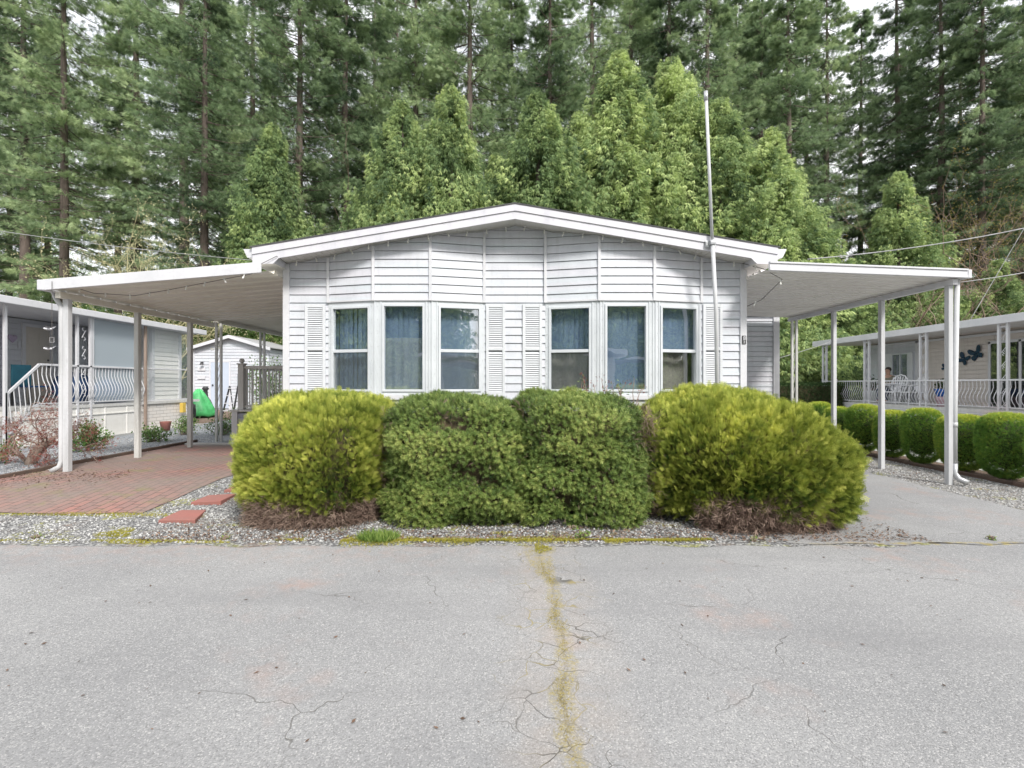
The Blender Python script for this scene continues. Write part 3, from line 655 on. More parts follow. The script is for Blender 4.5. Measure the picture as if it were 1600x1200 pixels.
for Y in (7.46, 8.86, 10.30):
    MB().box(-6.86, -6.775, Y-.04, Y+.04, G(-6.8,Y)-.02, zoL-.10).build('post', M['alu'] if Y < 8 else M['alu_old'], cl, bevel=.008)
ds = MB(); gx = -6.892
ds.tube([(-6.99,7.42,zoL+.0), (-6.96,7.42,zoL-.09), (gx,7.44,zoL-.22), (gx,7.44,zoL-.4), (gx,7.44,.33), (gx-.02,7.43,.24), (gx-.11,7.40,.17)], [.034]*6+[.045], 10)
ds.build('downspout', M['alu'], cl, True)
cr_ = empty('carport', (5.1, 9.2, 0), 'white flat-roofed carport over the asphalt side drive right of the home', 'carport')
ziR, zoR = CZ+1.66, CZ+1.55
p_ = MB(); pans(p_, 3.72, ziR+.01, 6.66, zoR+.01, 7.14, 11.45, .2, .035); p_.build('roof_panel', M['pan_grey'], cr_)
f = MB()
for (a0, a1, yy) in ((0.0, .045, 7.085), (.048, .10, 7.095), (.104, .13, 7.08)):
    f.add([(3.76,yy,ziR+a0),(6.65,yy,zoR+a0),(6.65,yy,zoR+a1),(3.76,yy,ziR+a1),(3.76,7.135,ziR+a0),(6.65,7.135,zoR+a0),(6.65,7.135,zoR+a1),(3.76,7.135,ziR+a1)],
          [(0,1,2,3),(7,6,5,4),(0,4,5,1),(3,2,6,7),(0,3,7,4),(1,5,6,2)])
f.build('fascia', M['trim'], cr_, bevel=.003)
MB().box(6.655, 6.71, 7.09, 11.45, zoR-.005, zoR+.12).build('gutter', M['trim'], cr_, bevel=.01)
MB().box(6.49, 6.57, 7.16, 11.45, zoR-.085, zoR-.005).build('beam', M['trim'], cr_, bevel=.004)
for Y in (7.25, 8.57, 9.84):
    MB().box(6.475, 6.545, Y-.04, Y+.04, -.02, zoR-.086).build('post', M['alu'], cr_, bevel=.008)
def twin_post(x, Y, zb_, zt, w_, parent, m, rungs=12, r=.022):
    o = MB(); o.box(x-w_/2-r, x-w_/2+r, Y-r, Y+r, zb_, zt).box(x+w_/2-r, x+w_/2+r, Y-r, Y+r, zb_, zt)
    for k in range(rungs):
        z = zb_+(zt-zb_)*(k+.5)/rungs; h = (zt-zb_)/rungs*.42
        o.tube([(x-w_/2, Y, z-h), (x-w_/6, Y, z-h*.7), (x+w_/6, Y, z+h*.7), (x+w_/2, Y, z+h)], .007, 5)
    return o.build('post', m, parent)
twin_post(6.50, 11.2, 0, zoR-.086, .10, cr_, M['alu_old'])
ds = MB(); ds.tube([(6.59,7.20,zoR+.0),(6.572,7.22,1.2),(6.572,7.22,.28)], .032, 12); ds.build('downspout', M['alu'], cr_, True)
ds = MB(); ds.tube([(6.572,7.22,.32),(6.572,7.22,.18),(6.59,7.17,.10),(6.64,7.08,.06)], [.036,.036,.039,.042], 12); ds.build('downspout_elbow', M['galv'], cr_, True)
ds = MB(); ds.tube([(6.572,7.22,.86),(6.572,7.22,.93)], .036, 12); ds.build('collar', M['alu'], cr_, True)
# room at the back of the right carport
ad = empty('storage_room', (5.0, 12, 0), 'lap-sided storage room closing the back of the right carport', 'shed')
s = MB(); siding(s, (3.75,11.6), (6.24,11.6), .05, 3.12, 3.10, .12); siding(s, (6.30,11.6), (6.30,15), .05, 3.10, 3.10, .12); s.build('wall', M['siding'], ad)
MB().box(6.22, 6.36, 11.56, 11.7, .02, 3.14).build('corner_trim', M['trim'], ad)
MB().box(3.72, 6.5, 11.5, 15.1, 3.15, 3.22).build('roof', M['pan_grey'], ad)

# ------------------------------------------------------------------ awning and deck at the left rear
aw = empty('awning', (-5.3, 13, .15), 'metal awning over the grey deck behind the left carport', 'awning')
z0_, z1_ = CZ+1.50, CZ+1.74
p_ = MB(); pans(p_, -6.92, z0_, -3.64, z1_, 11.15, 16.6, .21, .04); p_.build('roof_panel', M['pan'], aw)
MB().box(-6.86, -6.78, 11.15, 16.6, z0_-.09, z0_-.005).build('beam', M['pan'], aw)
MB().box(-7.03, -6.93, 11.15, 16.6, z0_, z0_+.12).build('gutter', M['trim'], aw, bevel=.01)
twin_post(-6.8, 11.28, G(-6.8,11.3), z0_-.09, .11, aw, M['alu_old']); twin_post(-6.8, 13.25, .15, z0_-.09, .11, aw, M['alu_old']); twin_post(-6.8, 16.3, .15, z0_-.09, .11, aw, M['alu_old'])
dk = empty('deck', (-4.8, 11.5, .15), 'raised deck clad in blue-grey boards with a slatted grey railing beside the home', 'deck')
s = MB(); siding(s, (-6.0,10.62), (-3.68,10.62), .17, .86, .86, .13); siding(s, (-6.06,14.4), (-6.06,10.68), .17, .86, .86, .13); s.build('wall', M['siding_deck'], dk)
MB().box(-6.10, -5.98, 10.58, 10.70, .16, .90).build('corner_trim', M['trim'], dk)
MB().box(-6.14, -3.66, 10.56, 14.4, .90, .94).build('floor', M['deckgrey'], dk)
s = MB(); s.box(-5.99, -5.87, 10.62, 10.74, .94, 1.93); s.box(-6.01, -5.85, 10.60, 10.76, 1.93, 1.955)
rp = s.build('railing_post', M['deckgrey'], dk, bevel=.006); MB().ball((-5.93,10.68,2.01), .055, 12, 8).build('finial', M['deckgrey'], rp, True)
rl = MB().box(-5.87, -3.66, 10.65, 10.71, 1.83, 1.90).box(-5.87, -3.66, 10.655, 10.705, .985, 1.03).build('railing', M['deckgrey'], dk, bevel=.004)
x = -5.83; k = 0; proto = None
while x < -3.7:
    if proto is None: proto = MB().box(-.009, .009, -.009, .009, 1.03, 1.83).build('baluster', M['deckgrey'], rl)
    o = proto if k == 0 else proto.copy()
    if k: COL.objects.link(o); o.parent = rl
    o.location = (x, 10.68, 0); x += .072; k += 1
rl2 = MB().box(-5.96, -5.90, 10.76, 14.4, 1.83, 1.90).box(-5.955, -5.905, 10.76, 14.4, .985, 1.03).build('railing', M['deckgrey'], dk, bevel=.004)
for k in range(18):
    o = proto.copy(); COL.objects.link(o); o.parent = rl2; o.location = (-5.93, 10.9+k*.19, 0)
tag(MB().box(-7.15, -3.7, 10.62, 10.74, .12, .205).build('curb', M['concrete'], bevel=.008), 'low pale concrete curb along the far end of the brick driveway', 'curb')

# ------------------------------------------------------------------ neighbour railings: one belly-shaped baluster, copied
def belly_railing(parent, x, y0, y1, zb_, zt, n, m, out=-1, step=None):
    rail = MB().box(x-.025, x+.025, y0, y1, zt-.045, zt).box(x-.018, x+.018, y0, y1, zb_, zb_+.03).build('railing', m, parent, bevel=.004)
    h = zt-.045-zb_-.03
    o0 = MB().tube([(out*b_*1.0, 0, zb_+.03+h*t_) for t_, b_ in ((0,.0),(.08,.02),(.2,.075),(.32,.10),(.45,.075),(.6,.02),(.75,-.012),(1,0))], .009, 5).build('baluster', m, rail)
    for k in range(n):
        o = o0 if k == 0 else o0.copy()
        if k: COL.objects.link(o); o.parent = rail
        o.location = (x, y0+(k+.5)*(y1-y0)/n, 0)
    return rail
def scroll(mb, x, Y, z, s_, flip=1):
    """an S scroll of wrought iron in the plane of the railing (y-z)"""
    pts_ = []
    for k in range(13):
        a = k/12*4.4; r = .012+.030*a/4.4*s_/.16; pts_.append((x, Y+flip*r*cos(a+1.2), z+s_*.5-.02+r*sin(a+1.2)))
    pts2 = [(x, 2*Y-p[1], 2*z-p[2]) for p in pts_][::-1]
    mb.tube(pts_ + pts2, .006, 5)
def scroll_post(parent, x, Y, zb_, zt, gap, m):
    o = MB(); o.box(x-.025, x+.025, Y-.025, Y+.025, zb_, zt).box(x-.025, x+.025, Y+gap-.025, Y+gap+.025, zb_, zt)
    p = o.build('post', m, parent)
    o = MB(); z = zb_+.3
    while z < zt-.2: scroll(o, x, Y+gap/2, z, min(.3, gap*1.1)); z += .45
    o.build('scrollwork', m, p); return p

# ------------------------------------------------------------------ left neighbour home
ln = empty('neighbour_home', (-12, 13, .15), 'white mobile home with raised porch and plastic windscreen on the left edge', 'house')
XP = -10.3; XWL = -12.2; FL = 1.0
s = MB(); siding(s, (XWL,9.0), (XWL,17.5), FL, 3.12, 3.12, .13); s.build('wall', M['siding_slate'], ln)
# the wall faces +x: siding() takes its outward side from the direction of travel
s = MB(); siding(s, (-10.52,14.25), (-10.52,15.35), FL, 3.1, 3.1, .13); siding(s, (-12.2,14.2), (-10.55,14.2), FL, 3.1, 3.1, .13); s.build('closet_wall', M['siding_cream'], ln)
for yy in (14.17, 15.33): MB().box(-10.58, -10.48, yy, yy+.10, FL, 3.1).build('corner_trim', M['trim'], ln)
s = MB(); s.box(XP-2.2, XP+.02, 10.3, 16.0, .93, FL); s.build('porch_floor', M['deckgrey'], ln)
s = MB(); s.box(XP-.04, XP, 10.15, 13.55, .17, .93).box(XP-.0, XP+.02, 10.15, 13.55, .74, .765)
for Y in (10.15, 11.5, 12.3, 13.0): s.box(XP-.0, XP+.012, Y, Y+.03, .17, .93)
s.box(XP-2, XP-.04, 10.12, 10.16, .17, .93); s.build('skirting', M['siding_cream'], ln)
def brickwhite():
    m, t, b = new_mat('white_painted_brick'); co = objco(t)
    mp_ = t.nodes.new('ShaderNodeMapping'); mp_.inputs['Rotation'].default_value = (R(90), 0, R(90)); 
    sx2 = t.nodes.new('ShaderNodeSeparateXYZ'); cx = t.nodes.new('ShaderNodeCombineXYZ'); t.links.new(co, sx2.inputs[0])
    t.links.new(sx2.outputs[1], cx.inputs[0]); t.links.new(sx2.outputs[2], cx.inputs[1])
    br_ = t.nodes.new('ShaderNodeTexBrick'); t.links.new(cx.outputs[0], br_.inputs['Vector']); br_.inputs['Scale'].default_value = 1
    br_.inputs['Brick Width'].default_value = .28; br_.inputs['Row Height'].default_value = .095; br_.inputs['Mortar Size'].default_value = .004
    br_.inputs['Color1'].default_value = (.74,.70,.66,1); br_.inputs['Color2'].default_value = (.70,.68,.66,1); br_.inputs['Mortar'].default_value = (.30,.27,.25,1)
    t.links.new(br_.outputs['Color'], b.inputs['Base Color']); b.inputs['Roughness'].default_value = .8; add_bump(t, b, mth(t, 'SUBTRACT', 1.0, br_.outputs['Fac']), .5, .01); return m
M['brickwhite'] = brickwhite()
MB().box(XP-.2, XP-.02, 13.56, 15.6, .17, .93).build('brick_skirting', M['brickwhite'], ln)
MB().box(XP-.05, XP+.16, 10.1, 16.0, .12, .20).build('footing', M['concrete'], ln)
s = MB(); s.box(-13.4, XP+.12, 7.5, 16.05, 3.14, 3.18); s.build('porch_ceiling', M['trim'], ln)
s = MB(); s.box(XP+.10, XP+.20, 7.5, 16.1, 3.12, 3.27); s.build('gutter', M['trim'], ln, bevel=.012)
s = MB(); s.add([(-16,7.5,3.6),(XP+.1,7.5,3.19),(XP+.1,16.05,3.19),(-16,16.05,3.6),(-16,7.5,3.5),(-16,16.05,3.5)], [(0,1,2,3)]); s.build('roof', M['trim'], ln)
MB().box(-12.32, -12.22, 9.0, 17.5, .2, 3.13).build('inner_wall', M['interior'], ln)
# front door
fr = MB().box(XWL+.012, XWL+.05, 12.08, 12.16, FL, 3.02).box(XWL+.012, XWL+.05, 12.80, 12.9, FL, 3.02).box(XWL+.012, XWL+.05, 12.16, 12.80, 2.94, 3.02)
fr.build('door_frame', M['trim'], ln)
M['door'] = paint('door_cream', (.62,.58,.52), (.56,.52,.47), .5, 2)
dr = MB().box(XWL+.014, XWL+.035, 12.16, 12.80, FL+.01, 2.94).build('door', M['door'], ln)
for z0 in (1.15, 1.85, 2.5):
    for y0 in (12.22, 12.52): MB().box(XWL+.035, XWL+.042, y0, y0+.22, z0, z0+.3).build('door_panel', M['door'], dr, bevel=.003)
MB().ball((XWL+.06,12.74,1.95), .03, 8, 6).ball((XWL+.05,12.74,2.12), .022, 8, 6).build('door_knob', M['dark'], dr, True)
for Y, gap in ((9.82,.0),): pass
scroll_post(ln, XP, 9.52, .15, 3.12, .36, M['trim'])
scroll_post(ln, XP, 11.52, .15, 3.12, .36, M['trim'])
MB().box(XP-.04, XP+.01, 11.93, 11.98, FL, 3.12).box(XP-.04, XP+.01, 15.52, 15.58, .15, 3.12).build('screen_frame', M['trim'], ln)
MB().box(XP+.02, XP+.07, 13.58, 13.64, .15, 3.12).build('post', M['bark_light'], ln)
belly_railing(ln, XP, 10.62, 13.55, 1.05, 1.95, 30, M['trim'], 1)
# sloping stair rail and steps
s = MB(); s.beam((XP,10.6,1.93), (XP,9.9,1.28), .04, .045).beam((XP,10.6,1.1), (XP,9.9,.42), .03, .03)
for k in range(7):
    t_ = (k+.5)/7; s.tube([(XP, 10.6-.7*t_, 1.1-.68*t_), (XP+.06, 10.6-.7*t_, 1.32-.67*t_), (XP, 10.6-.7*t_, 1.9-.65*t_)], .009, 5)
s.box(XP-.025, XP+.025, 9.87, 9.92, .2, 1.32); s.build('stair_rail', M['trim'], ln)
s = MB()
for k in range(4): s.box(XP-1.1, XP-.05, 9.95-.28*k, 10.25-.28*k, .15, .80-.2*k)
s.build('stair', M['concrete'], ln)
for a, b, m_ in ((11.99,13.55,M['poly']), (13.66,15.5,M['poly_light'])):
    MB().box(XP-.03, XP-.026, a, b, FL+.03, 3.11).build('windscreen_sheet', m_, ln)
MB().box(XP-.035, XP+.0, 13.66, 15.5, 1.93, 1.96).box(XP-.035, XP, 13.66, 15.5, 1.02, 1.05).build('screen_rail', M['trim'], ln)
# window behind the sheet
MB().box(XWL+.015, XWL+.05, 13.3, 13.9, 1.9, 2.8).build('window', M['frame'], ln)
# porch odds and ends
M['navy'] = paint('navy_fabric', (.02,.06,.16), (.03,.08,.2), .7, 4)
M['bluetarp'] = paint('blue_tarp', (.05,.20,.60), (.04,.15,.45), .5, 4, .3)
M['teal'] = paint('teal_fabric', (.05,.22,.30), (.04,.16,.22), .7, 4)
ch = empty('porch_chair', (-11.3,11.4,FL), 'dark folding chair on the left porch behind the white railing', 'chair')
MB().box(-11.5, -11.05, 11.15, 11.6, FL+.42, FL+.46).build('seat', M['navy'], ch, bevel=.01)
MB().box(-11.5, -11.46, 11.15, 11.6, FL+.46, FL+.95).build('backrest', M['teal'], ch, bevel=.01)
for x, y in ((-11.48,11.17),(-11.48,11.58),(-11.07,11.17),(-11.07,11.58)): MB().box(x-.015, x+.015, y-.015, y+.015, FL, FL+.42).build('leg', M['dark'], ch)
def blob(name, c, r, sc, m, label, cat, seed=1, amp=.12, parent=None, nn=28, flat=None):
    b_ = MB().ball((0,0,0), 1, nn, nn//2); V = np.array(b_.v); U = unit(V)
    V = V*(1+amp*noise3(V, 3.0, seed)[:,None]+amp*.4*noise3(V, 9.0, seed+1)[:,None])*np.array(sc)*r + np.array(c)
    if flat is not None: V[:,2] = np.maximum(V[:,2], flat)
    o = npobj(name, V, np.array(b_.f), m, parent, smooth=True)
    if label: tag(o, label, cat)
    return o
blob('tarp_bundle', (-10.75,12.95,FL+.32), .42, (.7,1.1,.75), M['bluetarp'], 'blue tarpaulin bundle behind the plastic windscreen on the left porch', 'tarp', 3, flat=FL+.01)
blob('covered_barbecue', (-11.2,12.4,FL+.4), .45, (.8,1.0,.9), M['navy'], 'dark covered barbecue on the left porch behind the windscreen', 'barbecue', 4, flat=FL+.01)
M['heart'] = paint('heart_sign', (.45,.38,.5), (.4,.33,.45), .6)
s = MB(); hp = []
for k in range(20):
    a = 2*pi*k/20; hp.append((.11*sin(a)**3, .09*cos(a)-.035*cos(2*a)-.015*cos(3*a)))
n_ = len(hp); s.add([(XWL+.02, 11.85+x, 2.62+z) for x, z in hp]+[(XWL+.045, 11.85+x, 2.62+z) for x, z in hp], [tuple(range(n_))[::-1], tuple(range(n_,2*n_))]+[(i,(i+1)%n_,(i+1)%n_+n_,i+n_) for i in range(n_)])
tag(s.build('wall_heart', M['heart']), 'mauve heart-shaped wall ornament beside the neighbour front door', 'wall ornament')
s = MB().box(XWL+.02, XWL+.04, 11.98, 12.05, 2.38, 2.55); tag(s.build('wall_plaque', M['trim'], bevel=.004), 'small pale rectangular plaque between heart ornament and front door', 'plaque')

# ------------------------------------------------------------------ garden shed
sd = empty('garden_shed', (-12.7, 23.5, .34), 'small white lap-sided shed with gable roof and pale blue door', 'shed')
ys = 22.0; gz = .34
s = MB(); siding(s, (-14.4,ys), (-12.7,ys), gz, 3.10, 3.60, .14); siding(s, (-12.7,ys), (-11.0,ys), gz, 3.60, 3.10, .14)
siding(s, (-11.0,ys), (-11.0,ys+5), gz, 3.10, 3.10, .14); s.build('wall', M['siding'], sd)
s = MB()
for sx in (-1, 1):
    xe = -12.7+sx*1.85; s.add([(-12.7,ys-.2,3.66),(xe,ys-.2,3.11),(xe,ys+5.2,3.11),(-12.7,ys+5.2,3.66),(-12.7,ys-.2,3.70),(xe,ys-.2,3.15),(xe,ys+5.2,3.15),(-12.7,ys+5.2,3.70)], [(0,3,2,1),(4,5,6,7),(0,1,5,4),(1,2,6,5)])
M['shedroof'] = paint('shed_roof', (.36,.36,.37), (.28,.28,.29), .8, 3, .3)
s.build('roof', M['shedroof'], sd)
s = MB().prism([(-14.57,3.0),(-12.7,3.56),(-10.83,3.0),(-10.83,3.14),(-12.7,3.70),(-14.57,3.14)], ys-.23, ys-.2); s.build('rake_fascia', M['trim'], sd)
MB().box(-14.46, -14.34, ys-.04, ys+.05, gz, 3.1).build('corner_trim', M['trim'], sd)
M['bluedoor'] = paint('door_pale_blue', (.52,.58,.68), (.47,.53,.63), .5, 2)
dd = MB().box(-13.60, -12.78, ys-.045, ys-.018, gz+.06, 2.48).build('door', M['bluedoor'], sd, bevel=.005)
MB().ball((-13.50,ys-.07,1.45), .04, 8, 6).build('door_knob', M['dark'], dd, True)
MB().box(-13.67, -13.60, ys-.05, ys-.01, gz, 2.55).box(-12.78, -12.71, ys-.05, ys-.01, gz, 2.55).box(-13.60, -12.78, ys-.05, ys-.01, 2.48, 2.55).build('door_frame', M['trim'], sd)
for i, (z, wz) in enumerate(((2.10,.15),(1.72,.17))):
    tag(MB().box(-14.20, -13.85, ys-.05, ys-.03, z, z+wz).build('wall_sign', M['trim'], bevel=.004), ('upper' if i == 0 else 'lower')+' of the two small pale plaques on the shed wall beside the blue door', 'plaque', None)
lm = empty('wall_lamp', (-14.0,ys-.05,2.45), 'small black wall lamp above the plaques on the shed', 'lamp')
MB().box(-14.06, -13.94, ys-.06, ys-.02, 2.42, 2.5).build('base', M['dark'], lm); MB().lathe((-13.95,ys-.14,2.36), [(.02,.10),(.07,.05),(.09,0)], 10).build('lamp_shade', M['dark'], lm)
MB().box(-12.4, -11.9, ys-.05, ys-.018, 1.35, 1.95).build('window', M['glass_dark'], sd)
# green bag, ladder, chiminea, box
M['greenbag'] = paint('green_plastic', (.09,.50,.17), (.05,.32,.10), .4, 5, .6, bscale=14)
b_ = MB().lathe((0,0,0), [(.56,0),(.54,.15),(.47,.35),(.34,.6),(.20,.82),(.11,.95),(.03,1.0)], 30); V = np.array(b_.v); an = np.arctan2(V[:,1], V[:,0])
V[:,:2] *= (1+.07*np.sin(an*9+V[:,2]*3)+.05*np.sin(an*4+1))[:,None]; V[:,2] += .03*np.sin(an*5); V = V+np.array((-11.85,18.4,.30))
o = MB(); o.v = [tuple(v) for v in V]; o.f = b_.f; tag(o.build('garden_waste_bag', M['greenbag'], None, True), 'bright green plastic bag beside the carport post, in front of the white shed', 'bag')
ld = empty('step_ladder', (-10.3,17.6,.3), 'dark step ladder with pale treads standing left of the grey deck', 'ladder')
for sx in (-.2, .2): MB().beam((-10.25+sx,17.5,.28), (-10.15+sx*.75,17.75,1.42), .035, .05).build('rail', M['dark'], ld)
for sx in (-.2, .2): MB().beam((-10.15+sx,18.1,.28), (-10.15+sx*.75,17.78,1.40), .025, .03).build('rear_rail', M['dark'], ld)
for k in range(4): MB().box(-10.42+.02*k, -10.06, 17.50+.06*k, 17.60+.06*k, .52+.27*k, .55+.27*k).build('tread', M['trim'], ld)
ci = empty('chiminea', (-12.35,19.6,.3), 'dark pot-bellied clay chiminea standing beside the green bag', 'chiminea')
MB().lathe((-12.35,19.6,.3), [(.16,0),(.24,.15),(.26,.35),(.18,.55),(.09,.7),(.08,.95),(.13,1.02),(.07,1.1)], 14).build('body', M['dark'], ci, True)
M['yellow'] = paint('yellow_plastic', (.70,.50,.10), (.6,.42,.08), .5)
tag(MB().box(-10.22, -10.12, 14.95, 15.1, .62, .92).build('meter_box', M['yellow'], bevel=.01), 'small yellow box fixed at the end of the white brick skirting', 'box')
s = MB(); s.lathe((-10.75,16.3,.2), [(.13,0),(.14,.4),(.12,.6),(.06,.64)], 14); tag(s.build('dark_bin', M['dark'], smooth=True), 'dark round bin behind the last post of the left porch', 'bin')
tag(MB().lathe((-9.9,13.9,.17), [(.10,0),(.14,.24),(.15,.26)], 12).build('plant_pot', M['terracotta'], smooth=True), 'small brown clay pot against the white brick skirting', 'pot')

# ------------------------------------------------------------------ right neighbour home
rn = empty('neighbour_home', (14.6, 15, 0), 'tan-sided mobile home with long covered deck on the right edge', 'house')
XQ = 13.0; XWR = 14.6; FR = .80
s = MB(); siding(s, (XWR,20.0), (XWR,8.5), FR, 3.06, 3.06, .13); s.build('wall', M['siding_tan'], rn)
s = MB(); siding(s, (XWR-.03,20.0), (XWR-.03,17.55), FR, 3.06, 3.06, .13); siding(s, (20,20.02), (XWR,20.02), FR, 3.06, 3.06, .13); s.build('lit_wall', M['siding'], rn)  # brighter-lit end of the same wall, its light put into paler siding
MB().box(XWR-.06, XWR+.02, 17.42, 17.54, FR, 3.06).build('corner_trim', M['trim'], rn); MB().box(XWR-.07, XWR+.05, 19.97, 20.07, FR, 3.06).build('corner_trim', M['trim'], rn)
MB().box(XWR+.02, XWR+.1, 8.5, 20, .1, 3.1).build('inner_wall', M['interior'], rn)
MB().box(XQ+.02, 15.4, 8.3, 20.8, 3.13, 3.16).build('porch_ceiling', M['soffit'], rn)
MB().box(XQ-.13, XQ-.02, 8.3, 20.85, 3.10, 3.31).build('gutter', M['trim'], rn, bevel=.01)
s = MB(); s.add([(XQ-.02,8.3,3.24),(19,8.3,3.75),(19,20.85,3.75),(XQ-.02,20.85,3.24),(XQ-.02,8.3,3.17),(19,8.3,3.68),(19,20.85,3.68),(XQ-.02,20.85,3.17)], [(3,2,1,0),(4,5,6,7),(0,1,5,4),(2,3,7,6)]); s.build('roof', M['trim'], rn)
MB().box(XWR-.06, XWR-.02, 8.5, 20, 2.98, 3.04).build('frieze', M['trim'], rn)
MB().box(XQ-.02, XWR, 8.5, 20.5, .70, FR).build('deck_floor', M['deckgrey'], rn)
s = MB(); siding(s, (XQ,20.5), (XQ,8.5), .02, .70, .70, .13); s.build('skirting', M['trim'], rn)
for Y in (8.6, 10.3, 12.75, 15.25, 17.7, 20.1):
    twin_post_y = MB().box(XQ-.03, XQ+.03, Y-.03, Y+.03, 0, 3.12).box(XQ-.03, XQ+.03, Y+.2, Y+.26, 0, 3.12)
    pp = twin_post_y.build('post', M['trim'], rn)
    s = MB(); s.box(XQ-.012, XQ+.012, Y+.03, Y+.2, 3.0, 3.03)
    z = .9
    while z < 2.9:
        s.tube([(XQ,Y+.03,z+.16),(XQ,Y+.2,z-.04)], .008, 5); scroll(s, XQ, Y+.115, z-.02, .14); z += .36
    s.build('scrollwork', M['trim'], pp)
belly_railing(rn, XQ, 8.9, 20.3, .86, 1.63, 98, M['trim'], -1)
# window with white shutters on the brighter-lit end of the wall
MB().box(XWR-.10, XWR-.035, 17.62, 17.80, 1.2, 2.66).build('shutter', M['shutter'], rn, bevel=.004); MB().box(XWR-.09, XWR-.035, 18.62, 19.0, 1.2, 2.66).build('shutter', M['shutter'], rn, bevel=.004)
wf = MB().box(XWR-.10, XWR-.04, 17.80, 17.86, 1.2, 2.66).box(XWR-.10, XWR-.04, 18.56, 18.62, 1.2, 2.66).box(XWR-.10, XWR-.04, 17.86, 18.56, 2.60, 2.66).box(XWR-.10, XWR-.04, 17.86, 18.56, 1.2, 1.26).box(XWR-.09, XWR-.04, 18.19, 18.23, 1.26, 2.60).build('window', M['frame'], rn)
MB().box(XWR-.055, XWR-.05, 17.86, 18.56, 1.26, 2.60).build('pane', M['glass_dark'], wf)
MB().box(XWR-.047, XWR-.044, 17.88, 18.2, 1.26, 2.60).build('curtain', M['curtain'], wf)
# patio door
M['unlit_room'] = paint('unlit_room_tone', (.05,.05,.055), (.08,.075,.07), .8, 1.5)  # flat dark colour standing in for unlit rooms behind glass
pf = MB()
for Y in (12.4, 13.0, 13.9, 14.8): pf.box(XWR-.05, XWR-.005, Y, Y+.07, FR, 2.78)
pf.box(XWR-.05, XWR-.005, 12.4, 14.87, 2.72, 2.80); pf = pf.build('patio_door', M['trim'], rn)
MB().box(XWR-.028, XWR-.016, 12.47, 14.8, FR, 2.72).build('dark_panel', M['unlit_room'], pf)  # solid panel, the room's darkness is painted on it
MB().box(XWR-.034, XWR-.030, 12.47, 14.8, FR+.02, 2.72).build('pane', M['glass_dark'], pf)
# butterflies
M['butterfly'] = paint('butterfly_blue', (.01,.05,.11), (.008,.02,.04), .35, 12, .2)
def butterfly(Y, z, size, rot, label):
    b_ = empty('butterfly_ornament', (XWR-.05, Y, z), label, 'wall ornament', 'metal butterflies on the neighbour wall')
    def wing(poly, name='wing'):
        m_ = MB(); q = []
        for y, zz in poly:
            y, zz = y*size, zz*size; q.append((y*cos(rot)-zz*sin(rot), y*sin(rot)+zz*cos(rot)))
        n_ = len(q); m_.add([(XWR-.05-.05*abs(poly[i][0]), Y+q[i][0], z+q[i][1]) for i in range(n_)]+[(XWR-.03-.05*abs(poly[i][0]), Y+q[i][0], z+q[i][1]) for i in range(n_)],
            [tuple(range(n_)), tuple(range(n_,2*n_))[::-1]]+[(i,i+n_,(i+1)%n_+n_,(i+1)%n_) for i in range(n_)]); m_.build(name, M['butterfly'], b_)
    for sx in (-1, 1):
        wing([(0.02*sx,.05),(.15*sx,.34),(.34*sx,.52),(.50*sx,.50),(.52*sx,.30),(.40*sx,.08),(.2*sx,-.02)])
        wing([(0.02*sx,-.02),(.25*sx,-.04),(.42*sx,-.12),(.44*sx,-.32),(.30*sx,-.46),(.12*sx,-.34)])
    wing([(-.03,-.3),(.03,-.3),(.035,.15),(0,.25),(-.035,.15)], 'body')
butterfly(15.67, CZ+.80, .36, .5, 'middle-sized dark blue metal butterfly on the tan wall, lower right of the smallest')
butterfly(15.25, CZ+.95, .42, -.4, 'largest dark blue metal butterfly on the tan wall, nearest the patio door')
butterfly(16.35, CZ+.55, .22, .3, 'smallest dark blue metal butterfly, low on the tan wall')
# deck furniture: white chairs, planter, person
M['resin'] = paint('white_resin', (.80,.81,.84), (.74,.75,.78), .4, 3)
def resin_chair(x, y, rz, label):
    c = empty('garden_chair', (0,0,0), label, 'chair', 'white garden chairs on the right deck')
    MB().box(-.24, .24, -.24, .24, .40, .44).build('seat', M['resin'], c, bevel=.01)
    b_ = MB()
    for k in range(7): xx = -.2+k*.067; b_.beam((xx,.22,.44), (xx*1.25,.34,.98-abs(xx)*.25), .03, .02)
    b_.tube([(-.26,.22,.5),(-.27,.30,.82),(-.15,.345,.98),(0,.355,1.03),(.15,.345,.98),(.27,.30,.82),(.26,.22,.5)], .022, 6)
    b_.tube([(-.25,.27,.7),(0,.32,.72),(.25,.27,.7)], .014, 6); b_.build('backrest', M['resin'], c)
    for sx in (-1, 1):
        MB().tube([(sx*.25,.26,.64),(sx*.28,0,.66),(sx*.27,-.22,.64),(sx*.24,-.25,.42)], .022, 6).build('armrest', M['resin'], c)
        for sy in (-1, 1): MB().tube([(sx*.22,sy*.22,.42),(sx*.27,sy*.27,0)], [.028,.018], 6).build('leg', M['resin'], c)
    c.location = (x, y, FR); c.rotation_euler = (0,0,rz); return c
resin_chair(13.45, 17.15, R(-75), 'white garden chair on the right deck left of the twin post')
resin_chair(13.55, 16.45, R(-100), 'white garden chair on the right deck just right of the other chair')
ft = empty('garden_table', (13.9,17.6,FR), 'round white garden table behind the two white chairs', 'table')
MB().lathe((13.9,17.6,FR+.68), [(.42,0),(.45,.02),(.45,.04)], 20).build('tabletop', M['resin'], ft)
for k in range(4): MB().tube([(13.9+.2*cos(k*pi/2+.7),17.6+.2*sin(k*pi/2+.7),FR+.68),(13.9+.33*cos(k*pi/2+.7),17.6+.33*sin(k*pi/2+.7),FR)], .02, 6).build('leg', M['resin'], ft)
